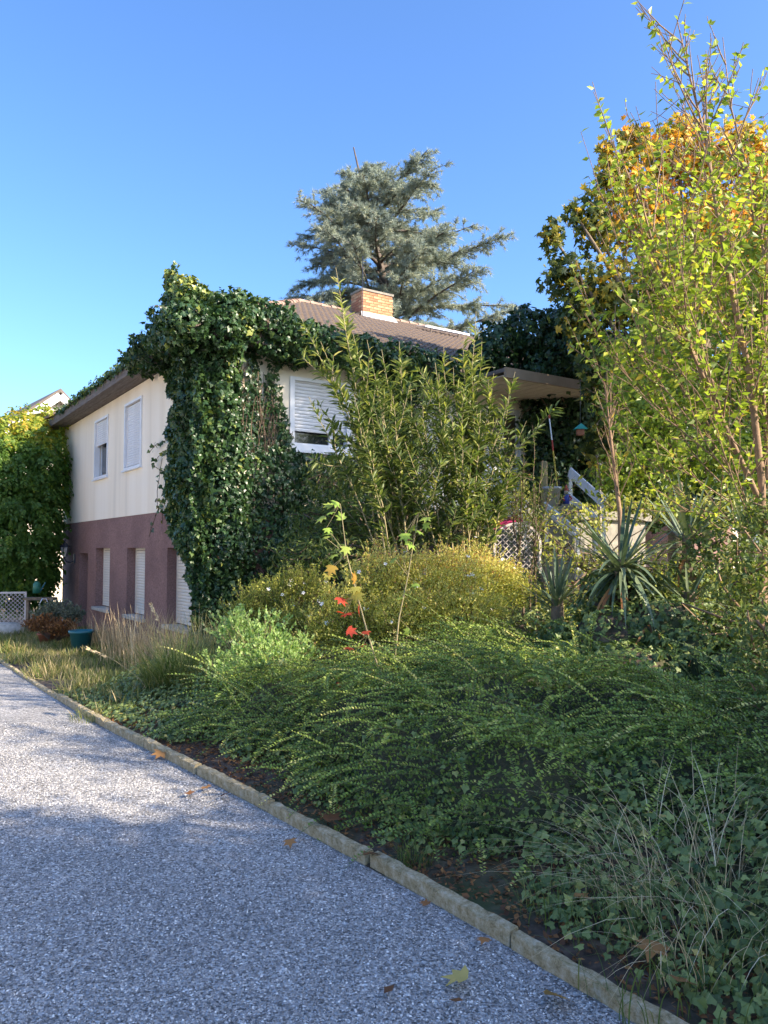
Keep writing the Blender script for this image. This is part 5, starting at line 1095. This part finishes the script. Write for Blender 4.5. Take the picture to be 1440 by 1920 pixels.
MB().tube([(-.08, -.04, .26), (-.14, -.1, .16), (-.08, -.13, .1)], .025, 7).tube([(.08, -.04, .26), (.14, -.1, .16), (.08, -.13, .1)], .025, 7).build('arm', M_REDP, dl, True)
dl.scale = (.5,)*3; MB().box(-.2, .2, -.16, .16, (float(H(*at(1062, 945, 12)[:2]))-dl.location[2])/.5, -.004).build('pedestal', M_CONC, dl)
bk = pot('bucket', 'pale grey bucket beside the garden figure', at(1035, 925, 12)-[0, 0, .2], .14, .3, M_LEAD, 'bucket'); MB().box(-.16, .16, -.16, .16, float(H(*at(1035, 925, 12)[:2]))-bk.location[2], -.003).build('stand', M_CONC, bk)
p_ = at(1090, 985, 11); pot('plant_pot', 'terracotta pot on the bank behind the small upright yucca', on(p_[0], p_[1], .0), .14, .25, M_TERRA)
bh = thing('bird_house', 'little turquoise roofed bird house hanging in the dark under the tree', 'bird house', tuple(at(1088, 805, 12.5)))
MB().add([(-.16, -.1, 0), (0, -.1, .13), (.16, -.1, 0), (-.16, .1, 0), (0, .1, .13), (.16, .1, 0), (0, -.1, .0), (0, .1, .0)], [(0, 1, 4, 3), (1, 2, 5, 4), (0, 6, 1), (6, 2, 1), (3, 4, 7), (7, 4, 5)]).build('roof', M_TURQ, bh)
bh.scale = (.7,)*3; MB().box(-.08, .08, -.07, .07, -.14, -.002).build('box', M_TERRA, bh); MB().tube([(0, 0, .12), (.02, 0, 1.2)], .004, 4).build('cord', M_CAST, bh)

# --- trees beyond the right of the view whose shade falls across the drive and the bank
def offtree(label, x, y, z0, z1, r, per, seed):
    n_ = 9; cl_ = []
    for k in range(n_):
        a = k*2.4+seed; f = (k+.5)/n_; cl_.append(((x+math.cos(a)*r*.55, y+math.sin(a)*r*.55, z0+(z1-z0)*f), (r*.55, r*.55, (z1-z0)*.22)))
    clumptree('lime_tree', label, 'tree', tuple(on(x, y)), cl_, T_OVAL, M_PRU, .13, per, lambda P: np.clip(rng.normal(.3, .2, len(P)), 0, 1), .15, group='trees along the right boundary', shell=.35)
for k, (x, y, z0, z1, r) in enumerate(((8.2, -1.4, 1.0, 8.2, 1.4), (6.6, -.6, .8, 5.4, 1.0), (8.8, 1.2, .6, 6.9, 1.5), (6.0, .2, .6, 4.9, 1.5), (7.4, .95, 1.2, 5.7, 1.0), (10.2, 9.1, 4.5, 12.5, 2.1), (10.5, -3.6, 1.2, 9.0, 2.0), (9.4, 4.6, .8, 4.8, 1.3))):
    offtree('leafy broadleaf boundary tree standing beyond the right edge of the picture', x, y, z0, z1, r, 1500, k)
